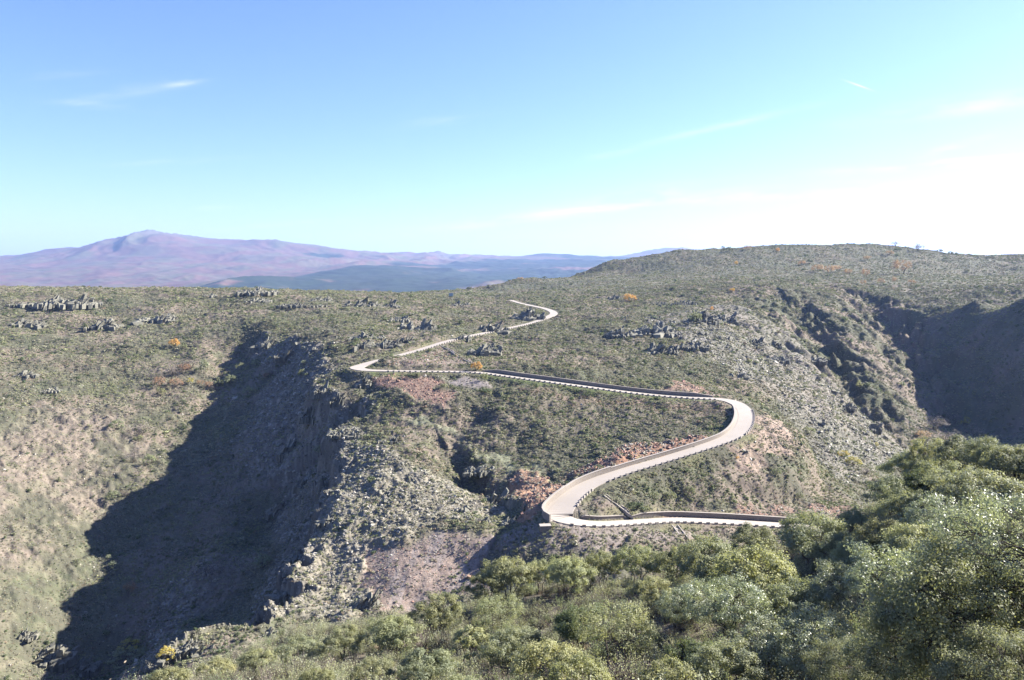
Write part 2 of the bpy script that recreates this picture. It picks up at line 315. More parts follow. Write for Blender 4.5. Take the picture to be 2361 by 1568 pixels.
# the rim of the ravine: the ground breaks off sharply on its western side
RIM = W(*uvd('838,905,400 852,955,384 800,985,373 757,1000,366 785,1050,345 792,1100,325 765,1150,303 742,1190,288 742,1250,265 690,1290,251 684,1370,232 605,1440,213 450,1472,205').T)
RIM = catmull(np.c_[RIM, np.zeros(len(RIM))], 2); _t, _n = frame(RIM); _D, _I = near_line(RIM, None, 55)
_s = side_of(RIM, _n, _I)+fbm(GX/12, GY/12, 4, 400)*8; _m = _D < 54
GZ = np.where(_m, GZ-13*sst(0, 7, _s)*sst(53, 20, _D)*sst(0, 8, _I), GZ)
# ---------------------------------------------------------------- regions of the ground, outlined on the land itself
WXN = fbm(GX/14, GY/14, 4, 5); WYN = fbm(GX/14, GY/14, 4, 9)
def region(pts, warp=7., soft=0):
    q = []
    for u, v in uvd(pts):
        h = hit(u, v, 130)
        if h is not None: q.append(h[:2])
    q = np.array(q); wx = WXN*warp; wy = WYN*warp
    lo = q.min(0)-8; hi = q.max(0)+8; m = (GX > lo[0]) & (GX < hi[0]) & (GY > lo[1]) & (GY < hi[1])
    x = (GX+wx)[m]; y = (GY+wy)[m]; ins = np.zeros(len(x), bool); n = len(q)
    for i in range(n):
        x1, y1 = q[i]; x2, y2 = q[(i+1) % n]
        if y1 == y2: continue
        c = ((y1 > y) != (y2 > y)) & (x < (x2-x1)*(y-y1)/(y2-y1)+x1); ins ^= c
    o = np.zeros(GX.shape, np.float32); o[m] = ins
    return blur(o, True, 5)
REG = dict(
 scree_red='850,876 905,862 1015,882 1040,930 1040,946 960,926 870,906',
 scree_grey='1015,872 1110,866 1130,880 1075,900 1025,887',
 verge='845,857 960,862 920,868 870,872 850,868',
 rubble='870,843 950,822 1000,806 1035,796 1060,818 1090,838 1000,849',
 slide='856,1270 950,1246 1110,1228 1120,1245 1105,1345 1040,1400 920,1425 862,1400',
 bank='1150,1238 1560,1218 1580,1250 1400,1280 1180,1290',
 cut_a='1185,1100 1235,1090 1322,1112 1300,1142 1248,1198 1180,1200',
 cut_b='1325,1092 1450,1030 1600,1005 1650,1010 1640,1026 1500,1064 1400,1094',
 cut_c='1480,1160 1600,1176 1750,1170 1950,1170 1950,1200 1750,1194 1600,1190 1480,1184',
 apron='1738,935 1790,975 1830,1010 1780,1070 1700,1065 1655,1044 1735,1005',
 patch='1495,908 1590,888 1655,912',
 band='1130,893 1400,914 1690,938 1690,952 1300,922',
 inner='1335,1185 1400,1150 1455,1192 1400,1196',
 brown='-100,960 100,930 250,960 370,1040 240,1180 150,1430 -50,1560 -150,1400',
 spur='757,1003 860,1030 960,1085 1080,1130 1180,1190 950,1240 850,1285 858,1420 700,1430 605,1440 690,1292 745,1250 742,1190 790,1100',
 slabs='1480,740 1650,700 1780,740 1900,850 2000,950 2110,1060 1950,1110 1850,1000 1700,860 1600,810',
 pale='880,962 1000,965 1150,1050 1295,1108 1230,1112 1050,1012',
 bench='856,1266 950,1244 1110,1222 1250,1206 1250,1214 1110,1232 950,1252 860,1276',
 hill='1100,670 1300,612 1550,582 1800,570 2050,570 2300,600 2500,620 2500,655 2300,655 2000,652 1700,640 1500,662 1300,674')
M = {k: region(v) for k, v in REG.items()}
BOWL = region('1130,900 1400,920 1680,940 1680,1000 1450,1040 1310,1105 1180,1020')
dr, da_ = np.gradient(GZ, axis=0)/np.gradient(GY**2+GX**2, axis=0)*2*np.hypot(GX, GY), np.gradient(GZ, axis=1)/(np.gradient(np.radians(AA))[None, :]*np.hypot(GX, GY))
SLOPE = np.hypot(dr, da_)

GXW = (samp(GZ, GX+3, GY)-samp(GZ, GX-3, GY))/6
CLIFF = sst(.42, .75, SLOPE)*(GX < -58)*(GX > -190)*(GY > 180)*(GY < 640)*(GZ > -150)*sst(.25, .5, GXW)
roadm = sst(2.0, 6, sd)*near+~near
dist = np.hypot(GX, GY); farm = sst(110, 170, dist)
ROCK = np.clip(M['spur']*1.0+M['slabs']*.65+CLIFF*.8+M['cut_a']*.7+M['cut_b']*.9+M['cut_c']*.7, 0, 1)
wx = GX+fbm(GX/30, GY/30, 2, 77)*8; wy = GY+fbm(GX/30, GY/30, 2, 78)*8
dz = fbm(GX/38, GY/38, 3, 1)*2.2*(1-M['hill']*.4)*sst(150, 300, dist)*(1-.7*np.clip(M['slide']+M['scree_red']+M['bank']+M['pale']+BOWL,0,1))
dz += fbm(GX/11, GY/11, 3, 2)*.55
patchy = sst(-.1, .5, fbm(GX/45, GY/45, 3, 4)+.15)
dz += ridged(wx/13, wy/13, 4, 3)*(.5+ROCK*.9+M['slabs']*.7)*patchy
st = ridged((wx*.6+wy*.8)/2.6, (wx*.8-wy*.6)/9., 3, 12)
dz += st*ROCK*.5
CLB = blur(CLIFF, True, 10)
dz += CLB*(ridged(wx/24, wy/10, 4, 21)*2.6+ridged(wx/7, wy/4, 3, 22)*.7)
dz += (M['cut_a']+M['cut_b']+M['cut_c'])*ridged(wx/3.5, wy/3.5, 3, 31)*.5
dz += fbm(GX/4.5, GY/4.5, 3, 7)*.55*(1+.7*M['brown'])+ridged(GX/1.9, GY/1.9, 2, 8)*.14
calm = 1-.65*np.clip(M['slide']+M['scree_red']+M['scree_grey']+M['bank']*.6+M['rubble']*.5+M['pale']*.5, 0, 1)
GZ = GZ+dz*calm*roadm*farm+(1-farm)*fbm(GX/9, GY/9, 3, 2)*.5
GZ = np.where(sd < 1.1, rz-.3, GZ)
# ---------------------------------------------------------------- ground colours: earth, rubble, rock, turf
def colmix(c, m, d): return c+(np.array(d)-c)*m[..., None]
n1 = fbm(GX/55, GY/55, 4, 40); n2 = fbm(GX/12, GY/12, 4, 41); n3 = fbm(GX/2.2, GY/2.2, 3, 42)
col = np.zeros(GX.shape+(3,))+np.array((.125, .122, .085))
col = colmix(col, sst(-.35, .35, n1+n2*.6), (.235, .19, .15))
col = colmix(col, sst(.0, .6, n2-n1*.5)*.7, (.125, .140, .080))
col = colmix(col, M['brown']*.6*sst(-.5,.4,n2+n1), (.265, .22, .175))
col = colmix(col, M['brown']*sst(.1, .5, n2)*.5, (.20, .19, .125))
col = colmix(col, M['hill']*.8, (.165, .17, .115))
col = colmix(col, M['hill']*sst(.0, .5, n2+n1)*.5, (.21, .17, .12))
col = colmix(col, M['pale']*.9, (.29, .30, .19))
col = colmix(col, M['spur']*.85, (.31, .28, .215))
col = colmix(col, M['slabs']*.6, (.27, .25, .215))
col = colmix(col, CLIFF*.8, (.190, .175, .150))
col = colmix(col, CLIFF*sst(.1, .5, fbm(GX/4, GZ/12+GY/6, 4, 500)), (.34, .31, .26))
for k, c, f in (('scree_red', (.33, .22, .17), .97), ('scree_grey', (.27, .235, .225), .95), ('verge', (.19, .24, .08), .9), ('rubble', (.30, .235, .195), .85),
                ('slide', (.37, .285, .235), .95), ('bank', (.32, .265, .235), .8), ('cut_a', (.46, .28, .18), .9), ('cut_b', (.38, .215, .14), .9), ('cut_c', (.28, .175, .13), .8),
                ('apron', (.38, .28, .22), .8), ('patch', (.36, .23, .17), .8), ('band', (.25, .175, .14), .8), ('inner', (.27, .215, .18), .9), ('bench', (.24, .22, .15), .8)):
    col = colmix(col, M[k]*f, c)
col = colmix(col, M['slide']*sst(0, .5, fbm(GX/5, GY/22, 3, 50))*.6, (.34, .30, .28))
col = colmix(col, M['scree_red']*sst(-.1, .4, fbm(GX/7, GY/30, 3, 51))*.5, (.30, .23, .18))
verge2 = near*(sd < 4.5)*(sd > .6)
col = colmix(col, verge2*sst(-.2, .3, n2)*.7, (.22, .21, .11))
turf = near*(RS > 0)*(sd > 1.2)*(sd < 4)*((RI > nearest_idx(1128, 860)) & (RI < nearest_idx(1640, 919)))
col = colmix(col, turf*.8, (.17, .21, .08))
col = colmix(col, BOWL*.4, (.11, .115, .075))
col *= (1+n3*.22)[..., None]
col = colmix(col, 1-farm, (.16, .135, .10))
# ---------------------------------------------------------------- materials
def mat(name, base, rough=.9, spec=.2, noise=None, attr=None, trans=0, bump=None, rnd=0, hue=0):
    m = bpy.data.materials.new(name); m.use_nodes = True; t = m.node_tree; n = t.nodes; l = t.links
    b = n['Principled BSDF']; b.inputs['Roughness'].default_value = rough; b.inputs['Specular IOR Level'].default_value = spec
    if attr:
        src = N(t, 'ShaderNodeAttribute', attribute_name=attr).outputs['Color']
    else:
        r = N(t, 'ShaderNodeRGB'); r.outputs[0].default_value = (*[q*AF for q in base], 1); src = r.outputs[0]
    tc = N(t, 'ShaderNodeTexCoord')
    if noise:
        for (sc, amt, c2) in noise:
            tx = N(t, 'ShaderNodeTexNoise'); tx.inputs['Scale'].default_value = sc; tx.inputs['Detail'].default_value = 4
            l.new(tc.outputs['Object'], tx.inputs['Vector'])
            cr = N(t, 'ShaderNodeMapRange'); cr.inputs[1].default_value = .4; cr.inputs[2].default_value = .62; cr.inputs[4].default_value = amt
            l.new(tx.outputs[0], cr.inputs[0]); mx = N(t, 'ShaderNodeMix', data_type='RGBA'); mx.inputs[7].default_value = (*[q*AF for q in c2], 1)
            l.new(cr.outputs[0], mx.inputs[0]); l.new(src, mx.inputs[6]); src = mx.outputs[2]
    if rnd or hue:
        oi = N(t, 'ShaderNodeObjectInfo'); hs = N(t, 'ShaderNodeHueSaturation')
        a = N(t, 'ShaderNodeMapRange'); a.inputs[3].default_value = 1-rnd; a.inputs[4].default_value = 1+rnd; l.new(oi.outputs['Random'], a.inputs[0]); l.new(a.outputs[0], hs.inputs['Value'])
        mu = N(t, 'ShaderNodeMath', operation='MULTIPLY'); mu.inputs[1].default_value = 7.31; fr = N(t, 'ShaderNodeMath', operation='FRACT')
        l.new(oi.outputs['Random'], mu.inputs[0]); l.new(mu.outputs[0], fr.inputs[0])
        c = N(t, 'ShaderNodeMapRange'); c.inputs[3].default_value = .5-hue; c.inputs[4].default_value = .5+hue; l.new(fr.outputs[0], c.inputs[0]); l.new(c.outputs[0], hs.inputs['Hue'])
        l.new(src, hs.inputs['Color']); src = hs.outputs[0]
    l.new(src, b.inputs['Base Color'])
    if bump:
        tx = N(t, 'ShaderNodeTexNoise'); tx.inputs['Scale'].default_value = bump[0]; tx.inputs['Detail'].default_value = 5
        l.new(tc.outputs['Object'], tx.inputs['Vector']); bp = N(t, 'ShaderNodeBump'); bp.inputs['Strength'].default_value = bump[1]; bp.inputs['Distance'].default_value = bump[2]
        l.new(tx.outputs[0], bp.inputs['Height']); l.new(bp.outputs[0], b.inputs['Normal'])
    if trans:
        tr = N(t, 'ShaderNodeBsdfTranslucent'); ms = N(t, 'ShaderNodeMixShader'); ms.inputs[0].default_value = trans
        g = N(t, 'ShaderNodeMix', data_type='RGBA', blend_type='MULTIPLY'); g.inputs[0].default_value = 1; g.inputs[7].default_value = (1.3, 1.3, .85, 1)
        l.new(src, g.inputs[6]); l.new(g.outputs[2], tr.inputs[0]); l.new(b.outputs[0], ms.inputs[1]); l.new(tr.outputs[0], ms.inputs[2])
        l.new(ms.outputs[0], n['Material Output'].inputs[0])
    return m
MT = dict(
 ground=mat('earth', None, .95, .1, noise=[(.9, .35, (.11, .10, .075))], attr='Col', bump=(1.1, .5, .5)),
 mount=mat('mountain_heath', None, .95, .05, attr='Col'),
 concrete=mat('concrete', (.46, .405, .345), .85, .3, noise=[(.12, .5, (.38, .335, .285)), (.9, .35, (.41, .36, .305)), (3., .3, (.51, .455, .39))], bump=(4, .2, .03)),
 masonry=mat('masonry', (.33, .285, .24), .9, .2, noise=[(2.2, .7, (.20, .17, .145)), (9., .4, (.42, .37, .31))], bump=(6, .5, .06)),
 kerbstone=mat('kerb_stone', (.40, .36, .31), .9, .2, noise=[(2., .5, (.38, .34, .29))], rnd=.1, bump=(6, .4, .04)),
 rock=mat('slate', (.215, .205, .165), .85, .25, noise=[(.5, .6, (.135, .13, .115)), (2.5, .5, (.30, .29, .205))], rnd=.15, bump=(2.5, .6, .15)),
 slab=mat('slate_slab', (.42, .39, .32), .7, .35, noise=[(1.5, .5, (.30, .28, .24))], rnd=.35),
 redstone=mat('rusty_rubble', (.42, .26, .19), .85, .2, rnd=.4, hue=.015),
 bark=mat('bark', (.085, .070, .058), .95, .1, noise=[(4, .6, (.14, .125, .11))]),
 twig=mat('pale_twig', (.22, .185, .165), .95, .1, rnd=.25),
 signblue=mat('sign_face', (.45, .55, .58), .5, .3), steel=mat('galvanised_steel', (.45, .46, .47), .4, .5))
LF = 2.12
def leafmat(k, c, tr=.38, rnd=.18, hue=.012, rough=.6, spec=.22, c2=None):
    c = tuple(q*LF for q in c); c2 = c2 or tuple(x*f for x, f in zip(c, (1.25, 1.15, .8)))
    MT[k] = mat(k, c, rough, spec, noise=[(.9, .6, c2), (.3, .4, tuple(x*.75 for x in c))], trans=tr, rnd=rnd, hue=hue)
leafmat('oak_grey', (.165, .180, .118)); leafmat('oak_olive', (.182, .192, .112)); leafmat('oak_dark', (.075, .095, .050)); leafmat('oak_silver', (.165, .185, .130), rough=.42, spec=.45)
leafmat('oak_yellow', (.175, .18, .098)); leafmat('rockrose', (.24, .25, .175)); leafmat('broom', (.15, .18, .10)); leafmat('brush', (.22, .19, .155), tr=.15)
leafmat('heath_green', (.172, .180, .104), tr=.12, spec=.2, rough=.8, rnd=.3); leafmat('heath_grey', (.188, .182, .135), tr=.12, spec=.2, rough=.8, rnd=.3)
leafmat('heath_brown', (.19, .15, .11), tr=.1, spec=.1, rough=.9, rnd=.3); leafmat('heath_lime', (.165, .175, .085), tr=.15, spec=.2, rough=.8, rnd=.25)
leafmat('autumn_orange', (.38, .24, .09), hue=.01); leafmat('autumn_rust', (.24, .165, .125), hue=.01); leafmat('autumn_yellow', (.26, .23, .07)); leafmat('bare_grey', (.25, .215, .20), tr=.1)
# ---------------------------------------------------------------- mesh helpers
def mesh(name, V, F, mats, smooth=False, mi=None):
    "V (n,3); F (m,k) array or a list of such arrays"
    me = bpy.data.meshes.new(name); V = np.asarray(V, np.float32); F = F if isinstance(F, list) else [F]
    F = [np.asarray(f, np.int32) for f in F if len(f)]
    me.vertices.add(len(V)); me.vertices.foreach_set('co', V.ravel())
    li = np.concatenate([f.ravel() for f in F]); sizes = np.concatenate([np.full(len(f), f.shape[1], np.int32) for f in F])
    me.loops.add(len(li)); me.loops.foreach_set('vertex_index', li)
    me.polygons.add(len(sizes)); me.polygons.foreach_set('loop_start', np.r_[0, np.cumsum(sizes)[:-1]].astype(np.int32))
    me.polygons.foreach_set('use_smooth', np.full(len(sizes), smooth))
    for m in (mats if isinstance(mats, (list, tuple)) else [mats]): me.materials.append(m)
    if mi is not None: me.polygons.foreach_set('material_index', np.asarray(mi, np.int32))
    me.update(calc_edges=True); return me
def link(name, me, parent=None, loc=None, rz=0, sc=None):
    o = bpy.data.objects.new(name, me); C.objects.link(o)
    if parent: o.parent = parent
    if loc is not None: o.location = [float(q) for q in loc]
    o.rotation_euler.z = rz
    if sc is not None: o.scale = sc
    return o
def tag(o, label=None, cat=None, group=None, kind=None):
    if label: o['label'] = label
    if cat: o['category'] = cat
    if group: o['group'] = group
    if kind: o['kind'] = kind
    return o
def sheet(name, X, Y, Z, mt, colr=None, kind='structure'):
    n, m = X.shape; i = np.arange(n-1)[:, None]*m+np.arange(m-1)[None, :]
    q = np.stack([i, i+m, i+m+1, i+1], -1).reshape(-1, 4)
    me = mesh(name, np.stack([X, Y, Z], -1).reshape(-1, 3), q[:, ::-1], mt, True)
    if colr is not None:
        a = me.color_attributes.new('Col', 'FLOAT_COLOR', 'POINT')
        a.data.foreach_set('color', np.c_[colr.reshape(-1, 3), np.ones(n*m)].astype(np.float32).ravel())
    o = link(name, me)
    if kind: o['kind'] = kind
    return o
sheet('ground', GX, GY, GZ, MT['ground'], np.clip(col*AF, .01, .9))
# ---------------------------------------------------------------- the far country: heath mountains, wooded foothills
FAR = uvd('''-400,612,6500 -200,604,6500 0,597,6500 60,592,6500 140,587,6500 200,572,6600 250,557,6700 290,547,6700 330,533,6800 350,530,6800 385,531,6800 405,535,6800 430,547,6800 460,555,6900 530,558,7000 600,551,7000 640,553,7000
700,567,7000 760,570,7000 800,578,7200 850,587,7600 880,585,8000 905,580,8100 940,577,8100 1000,583,8100 1040,586,8100 1075,598,8000 1130,598,7600 1200,592,7600 1260,589,7600 1330,592,7600 1400,600,7800 1450,594,9000 1510,577,9300 1560,573,9300 1650,585,9300 1800,600,9000
2100,600,8000 2280,593,7200 2361,590,7200 2600,588,7200 2800,592,7200
0,620,5600 100,612,5900 200,600,6000 300,575,6300 420,580,6200 500,610,5500 550,590,6200 650,600,5900 300,620,5300 150,640,4800 0,660,4000 200,668,3700 400,640,4700 380,672,3600 470,600,5900 440,620,5300 450,650,4600
700,590,6400 800,600,6000 760,585,6700 900,600,6500 1000,600,6800 1050,612,6000 1100,620,5500 1000,640,4400 1200,610,6000 1200,640,4700 1300,610,5800 1100,655,3700 1300,640,4500 1400,625,5000
480,672,3300 520,650,3700 570,640,3800 620,648,3700 655,670,3400 660,665,3700 700,640,4200 760,622,4500 840,612,4700 920,618,4600 980,640,4200 1050,665,3500 850,650,3900 750,675,3200 900,678,3100 1000,676,3100 600,675,3100 250,680,3000 0,680,3000 -300,680,3000 1200,670,3200 
690,655,4300 650,630,5000 600,610,5700 -300,640,4500''')
FP = W(FAR[:, 0], FAR[:, 1], FAR[:, 2])
FP = FP*1.7
ex = [(x, 1800, -260) for x in (-2500, -1500, -500, 500, 1500, 2500)]+[(x, 2400, -230) for x in (-2500, -1200, 0, 1200, 2400)]+[(x, 20500, -250) for x in (-16000, -8000, -2500, 2500, 8000, 16000)]+[(x, 17500, -80) for x in (-9000, -4500, 0)]+[(7000, 6800, -200), (3700, 6800, -150)]
FP = np.vstack([FP, ex]); fc = rbf_fit(FP, 1.)
R2 = np.exp(np.linspace(math.log(1800), math.log(22000), 460)); A2 = np.linspace(-50, 50, 900)
g2, a2 = np.meshgrid(R2, np.radians(A2), indexing='ij'); FX = g2*np.sin(a2); FY = g2*np.cos(a2)
FZ = rbf_eval(FP, fc, FX, FY).astype(float)
for _ in range(5): FZ[1:-1, 1:-1] = (FZ[1:-1, 1:-1]*2+FZ[:-2, 1:-1]+FZ[2:, 1:-1]+FZ[1:-1, :-2]+FZ[1:-1, 2:])/6
amp = sst(-300, 150, FZ)*.6+.4
FZ += (ridged(FX/1300+fbm(FX/2500, FY/2500, 2, 205), FY/2100, 5, 200)-.45)*85*amp+fbm(FX/260, FY/260, 3, 203)*11
fn = fbm(FX/500, FY/500, 4, 210); fcol = np.zeros(FX.shape+(3,))+np.array((.235, .140, .115))
fcol = colmix(fcol, sst(-.3, .4, fn), (.215, .175, .125))
fcol = colmix(fcol, sst(.2, .6, fbm(FX/300, FY/900, 4, 214))*.7, (.17, .17, .10))
def blob(u, v, d, rx, ry):
    c = W(u, v, d)*1.7; rx *= 1.7; ry *= 1.7; return sst(1.15, .85, np.hypot((FX-c[0])/rx, (FY-c[1])/ry)+fbm(FX/420, FY/420, 3, 220)*.18)
forest = np.zeros(FX.shape)
for b in ((570, 650, 3700, 190, 600), (850, 628, 4300, 440, 900), (980, 650, 3900, 300, 700), (1150, 640, 4700, 500, 900), (1000, 608, 5900, 300, 260), (1250, 605, 6200, 700, 700), (745, 582, 6700, 180, 90), (1300, 640, 4400, 600, 700), (1450, 600, 7600, 900, 900), (850, 670, 3300, 600, 250)): forest = np.maximum(forest, blob(*b))
forest *= sst(-.95, -.5, fbm(FX/420, FY/420, 3, 231)+.1)
fcol = colmix(fcol, forest*.9, (.030, .058, .030)); fcol = colmix(fcol, sst(310, 430, FZ), (.22, .21, .18)); fcol *= (1+fbm(FX/90, FY/90, 3, 240)*.2)[..., None]
sheet('mountains', FX, FY, FZ, MT['mount'], np.clip(fcol*.44, .01, .9))
# the low ground under everything, out to the edge of sight
g3, a3 = np.meshgrid(np.r_[0., 500, 1500, 5000, 23500], np.radians(np.linspace(0, 360, 73)), indexing='ij')
sheet('low_ground', g3*np.sin(a3), g3*np.cos(a3), g3*0-420., mat('low_heath', (.16, .15, .11), .95, .1))
# ---------------------------------------------------------------- air
HZ = 24000.; zt, zb = 560., -421.
hv = np.array([(x, y, z) for z in (zb, zt) for x, y in ((-HZ, -HZ), (HZ, -HZ), (HZ, HZ), (-HZ, HZ))])
hm = bpy.data.materials.new('haze'); hm.use_nodes = True; hn = hm.node_tree.nodes; hn.remove(hn['Principled BSDF'])
pv = N(hm.node_tree, 'ShaderNodeVolumePrincipled'); pv.inputs['Color'].default_value = (.38, .56, 1, 1); pv.inputs['Density'].default_value = HAZE
pv.inputs['Anisotropy'].default_value = .2; hm.node_tree.links.new(pv.outputs[0], hn['Material Output'].inputs['Volume'])
hz = link('haze', mesh('haze', hv, np.array([(3, 2, 1, 0), (4, 5, 6, 7), (0, 1, 5, 4), (1, 2, 6, 5), (2, 3, 7, 6), (3, 0, 4, 7)]), hm)); hz['kind'] = 'stuff'
hz['label'] = 'pale blue haze between the near hills and the mountains'
# ---------------------------------------------------------------- road, walls, kerb blocks, gutters
def strip(name, L, Nn, o0, o1, top, thick, mt):
    "a slab that follows a line: lateral offsets o0..o1, top above the line, thickness"
    n = len(L); o0 = np.broadcast_to(o0, n); o1 = np.broadcast_to(o1, n); top = np.broadcast_to(top, n)
    a = L[:, :2]+Nn*o0[:, None]; b = L[:, :2]+Nn*o1[:, None]; z = L[:, 2]+top
    V = np.stack([np.c_[a, z], np.c_[b, z], np.c_[b, z-thick], np.c_[a, z-thick]], 1).reshape(-1, 3)
    i = np.arange(n-1)[:, None]*4; k = np.arange(4)[None, :]; k2 = (k+1) % 4
    q = np.stack([i+k, i+k2, i+k2+4, i+k+4], -1).reshape(-1, 4)
    caps = np.array([[3, 2, 1, 0], [4*n-4, 4*n-3, 4*n-2, 4*n-1]])
    return mesh(name, V, np.r_[q[:, ::-1] if np.mean(o1-o0) < 0 else q, caps], mt)
ro = link('road', strip('road', RL, RN, -RL[:, 3]/2, RL[:, 3]/2, 0, .6, MT['concrete'])); ro['kind'] = 'structure'
HWd = RL[:, 3]/2
# gutter beside the walled lane
WL = ['dark masonry retaining wall above the long middle lane of the road', 'masonry retaining wall on the inside of the wide right-hand bend', 'rising section of retaining wall between the bend and the lower hairpin',
      'tall sunlit concrete wall rising from the lower hairpin', 'low stone wall at the foot of the small grassy triangle', 'long curved stone wall above the lowest lane of the road']
for (i, j, s, h), lb in zip(WSPAN, WL):
    L = RL[i:j+1]; n = RN[i:j+1]; t = np.linspace(0, 1, len(L)); prof = np.minimum(1, np.minimum(t, 1-t)*9+.35) if s < 0 else np.ones(len(L))*1.0
    o = link('retaining_wall', strip('wall', L, n, s*(L[:, 3]/2+1.15), s*(L[:, 3]/2+1.65), h*prof, h+1.2, MT['masonry']))
    tag(o, lb, 'wall', 'retaining walls along the road')
    link('coping', strip('coping', L, n, s*(L[:, 3]/2+1.05), s*(L[:, 3]/2+1.75), h*prof+.16, .157, MT['concrete']), o)
    if s > 0: link('gutter', strip('gutter', L, n, s*(L[:, 3]/2+.003), s*(L[:, 3]/2+1.145), -.06, .5, MT['concrete']), o)
# kerb blocks: one prototype, copied along the outer edge of every lane
def block_mesh():
    x, y, z, b = .55, .22, .52, .05
    V = [(sx*(x-(b if k == 2 else 0)), sy*(y-(b if k == 2 else 0)), (-.5, z-b, z)[k]) for k in range(3) for sx, sy in ((-1, -1), (1, -1), (1, 1), (-1, 1))]
    F = [(k*4+a, k*4+(a+1) % 4, k*4+4+(a+1) % 4, k*4+4+a) for k in range(2) for a in range(4)]+[(8, 9, 10, 11), (3, 2, 1, 0)]
    return mesh('kerb_block', V, np.array(F), MT['kerbstone'])
KB = block_mesh(); nk = 0
cs = np.r_[0, np.cumsum(np.linalg.norm(np.diff(RL[:, :2], axis=0), axis=1))]
def kerb(u0, v0, u1, v1, side, gap, lb):
    global nk
    i, j = nearest_idx(u0, v0), nearest_idx(u1, v1); i, j = min(i, j), max(i, j)
    for s in np.arange(cs[i], cs[j], gap):
        p = [np.interp(s, cs, RL[:, k]) for k in range(4)]; n = [np.interp(s, cs, RN[:, k]) for k in range(2)]; m = math.hypot(*n); n = [q/m for q in n]
        o = link('kerb_block', KB, None, (p[0]+side*n[0]*(p[3]/2+.35), p[1]+side*n[1]*(p[3]/2+.35), p[2]), math.atan2(n[1], n[0])+math.pi/2)
        tag(o, lb, 'kerb block', 'stone kerb blocks edging the road'); nk += 1
kerb(1253, 735, 1110, 769, -1, 3.6, 'pale stone block edging the uppermost visible lane under the rock outcrop')
kerb(1100, 771, 850, 838, -1, 3.3, 'pale stone block on the valley side of the lane rising from the left hairpin')
kerb(900, 855, 1120, 859, 1, 2.9, 'small pale block in the level row above the red scree')
kerb(1128, 861, 1660, 920, 1, 2.7, 'stone block on the valley edge of the long middle lane, facing the dark wall')
kerb(1718, 945, 1700, 1000, -1, 2.0, 'stone block in the close-set row round the outside of the right-hand bend')
kerb(1690, 1006, 1390, 1105, -1, 2.9, 'dark stone block on the lower edge of the lane below the bend')
kerb(1345, 1127, 1300, 1165, -1, 2.3, 'bright stone block beside the grassy triangle at the lower hairpin')
kerb(1320, 1204, 1880, 1218, 1, 2.9, 'stone block on the outer edge of the lowest lane')
print('kerb blocks', nk)
# concrete drains running down the banks
def drain(pts, lb, wd=1.1):
    q = np.array([hit(u, v, 150) for u, v in uvd(pts)]); L = catmull(np.c_[q, np.zeros(len(q))], 1.5); L[:, 2] = np.maximum(H(L[:, 0], L[:, 1]), L[:, 2])
    for _ in range(8): L[1:-1, 2] = (L[:-2, 2]+L[2:, 2])/2
    t, n = frame(L); r = link('drain_channel', strip('drain_bed', L, n, -wd/2, wd/2, -.02, .8, MT['concrete']))
    tag(r, lb, 'drain', 'concrete storm drains down the banks')
    for s in (-1, 1): link('side_wall', strip('drain_side', L, n, s*(wd/2+.003), s*(wd/2+.3), .34, 1.1, MT['concrete']), r)
drain('1018,797 1040,809 1058,822 1075,831 1086,836', 'narrow concrete drain running from the upper lane down to the orange tree')
drain('1396,1143 1412,1153 1430,1168 1448,1184 1458,1192', 'stepped concrete drain down the middle of the grassy triangle', 1.3)
drain('1556,1212 1566,1224 1578,1240', 'short concrete chute below the lowest lane, half hidden by treetops', 1.6)
# small concrete culvert box under the hairpin
def boxm(name, sx, sy, sz, mt, z0=0, bev=.04):
    V = []; 
    for k, (z, i) in enumerate(((z0, 0), (z0+sz-bev, 0), (z0+sz, bev))):
        V += [(a*(sx/2-i), b*(sy/2-i), z) for a, b in ((-1, -1), (1, -1), (1, 1), (-1, 1))]
    F = [(k*4+a, k*4+(a+1) % 4, k*4+4+(a+1) % 4, k*4+4+a) for k in range(2) for a in range(4)]+[(8, 9, 10, 11), (3, 2, 1, 0)]
    return mesh(name, V, np.array(F), mt)
p = hit(1257, 1220, 150)
cb = link('culvert_box', boxm('culvert_box', 3.4, 2.2, 1.7, MT['masonry'], -.5), None, p, .12); tag(cb, 'small square concrete box on the slope just below the hairpin', 'culvert')
link('lid', boxm('lid', 3.6, 2.4, .18, MT['concrete'], 1.203), cb)
# road sign on the skyline
p = hit(1040, 690, 500)
sg = link('road_sign', None, None, p, .1); tag(sg, 'small pale blue road sign standing on the far crest', 'sign')
link('panel', boxm('panel', 4.6, .12, 3.2, MT['signblue'], 3.4), sg)
for s in (-1, 1): link('post', boxm('post', .2, .2, 5.4, MT['steel'], -.5), sg, (s*1.5, .17, 0))
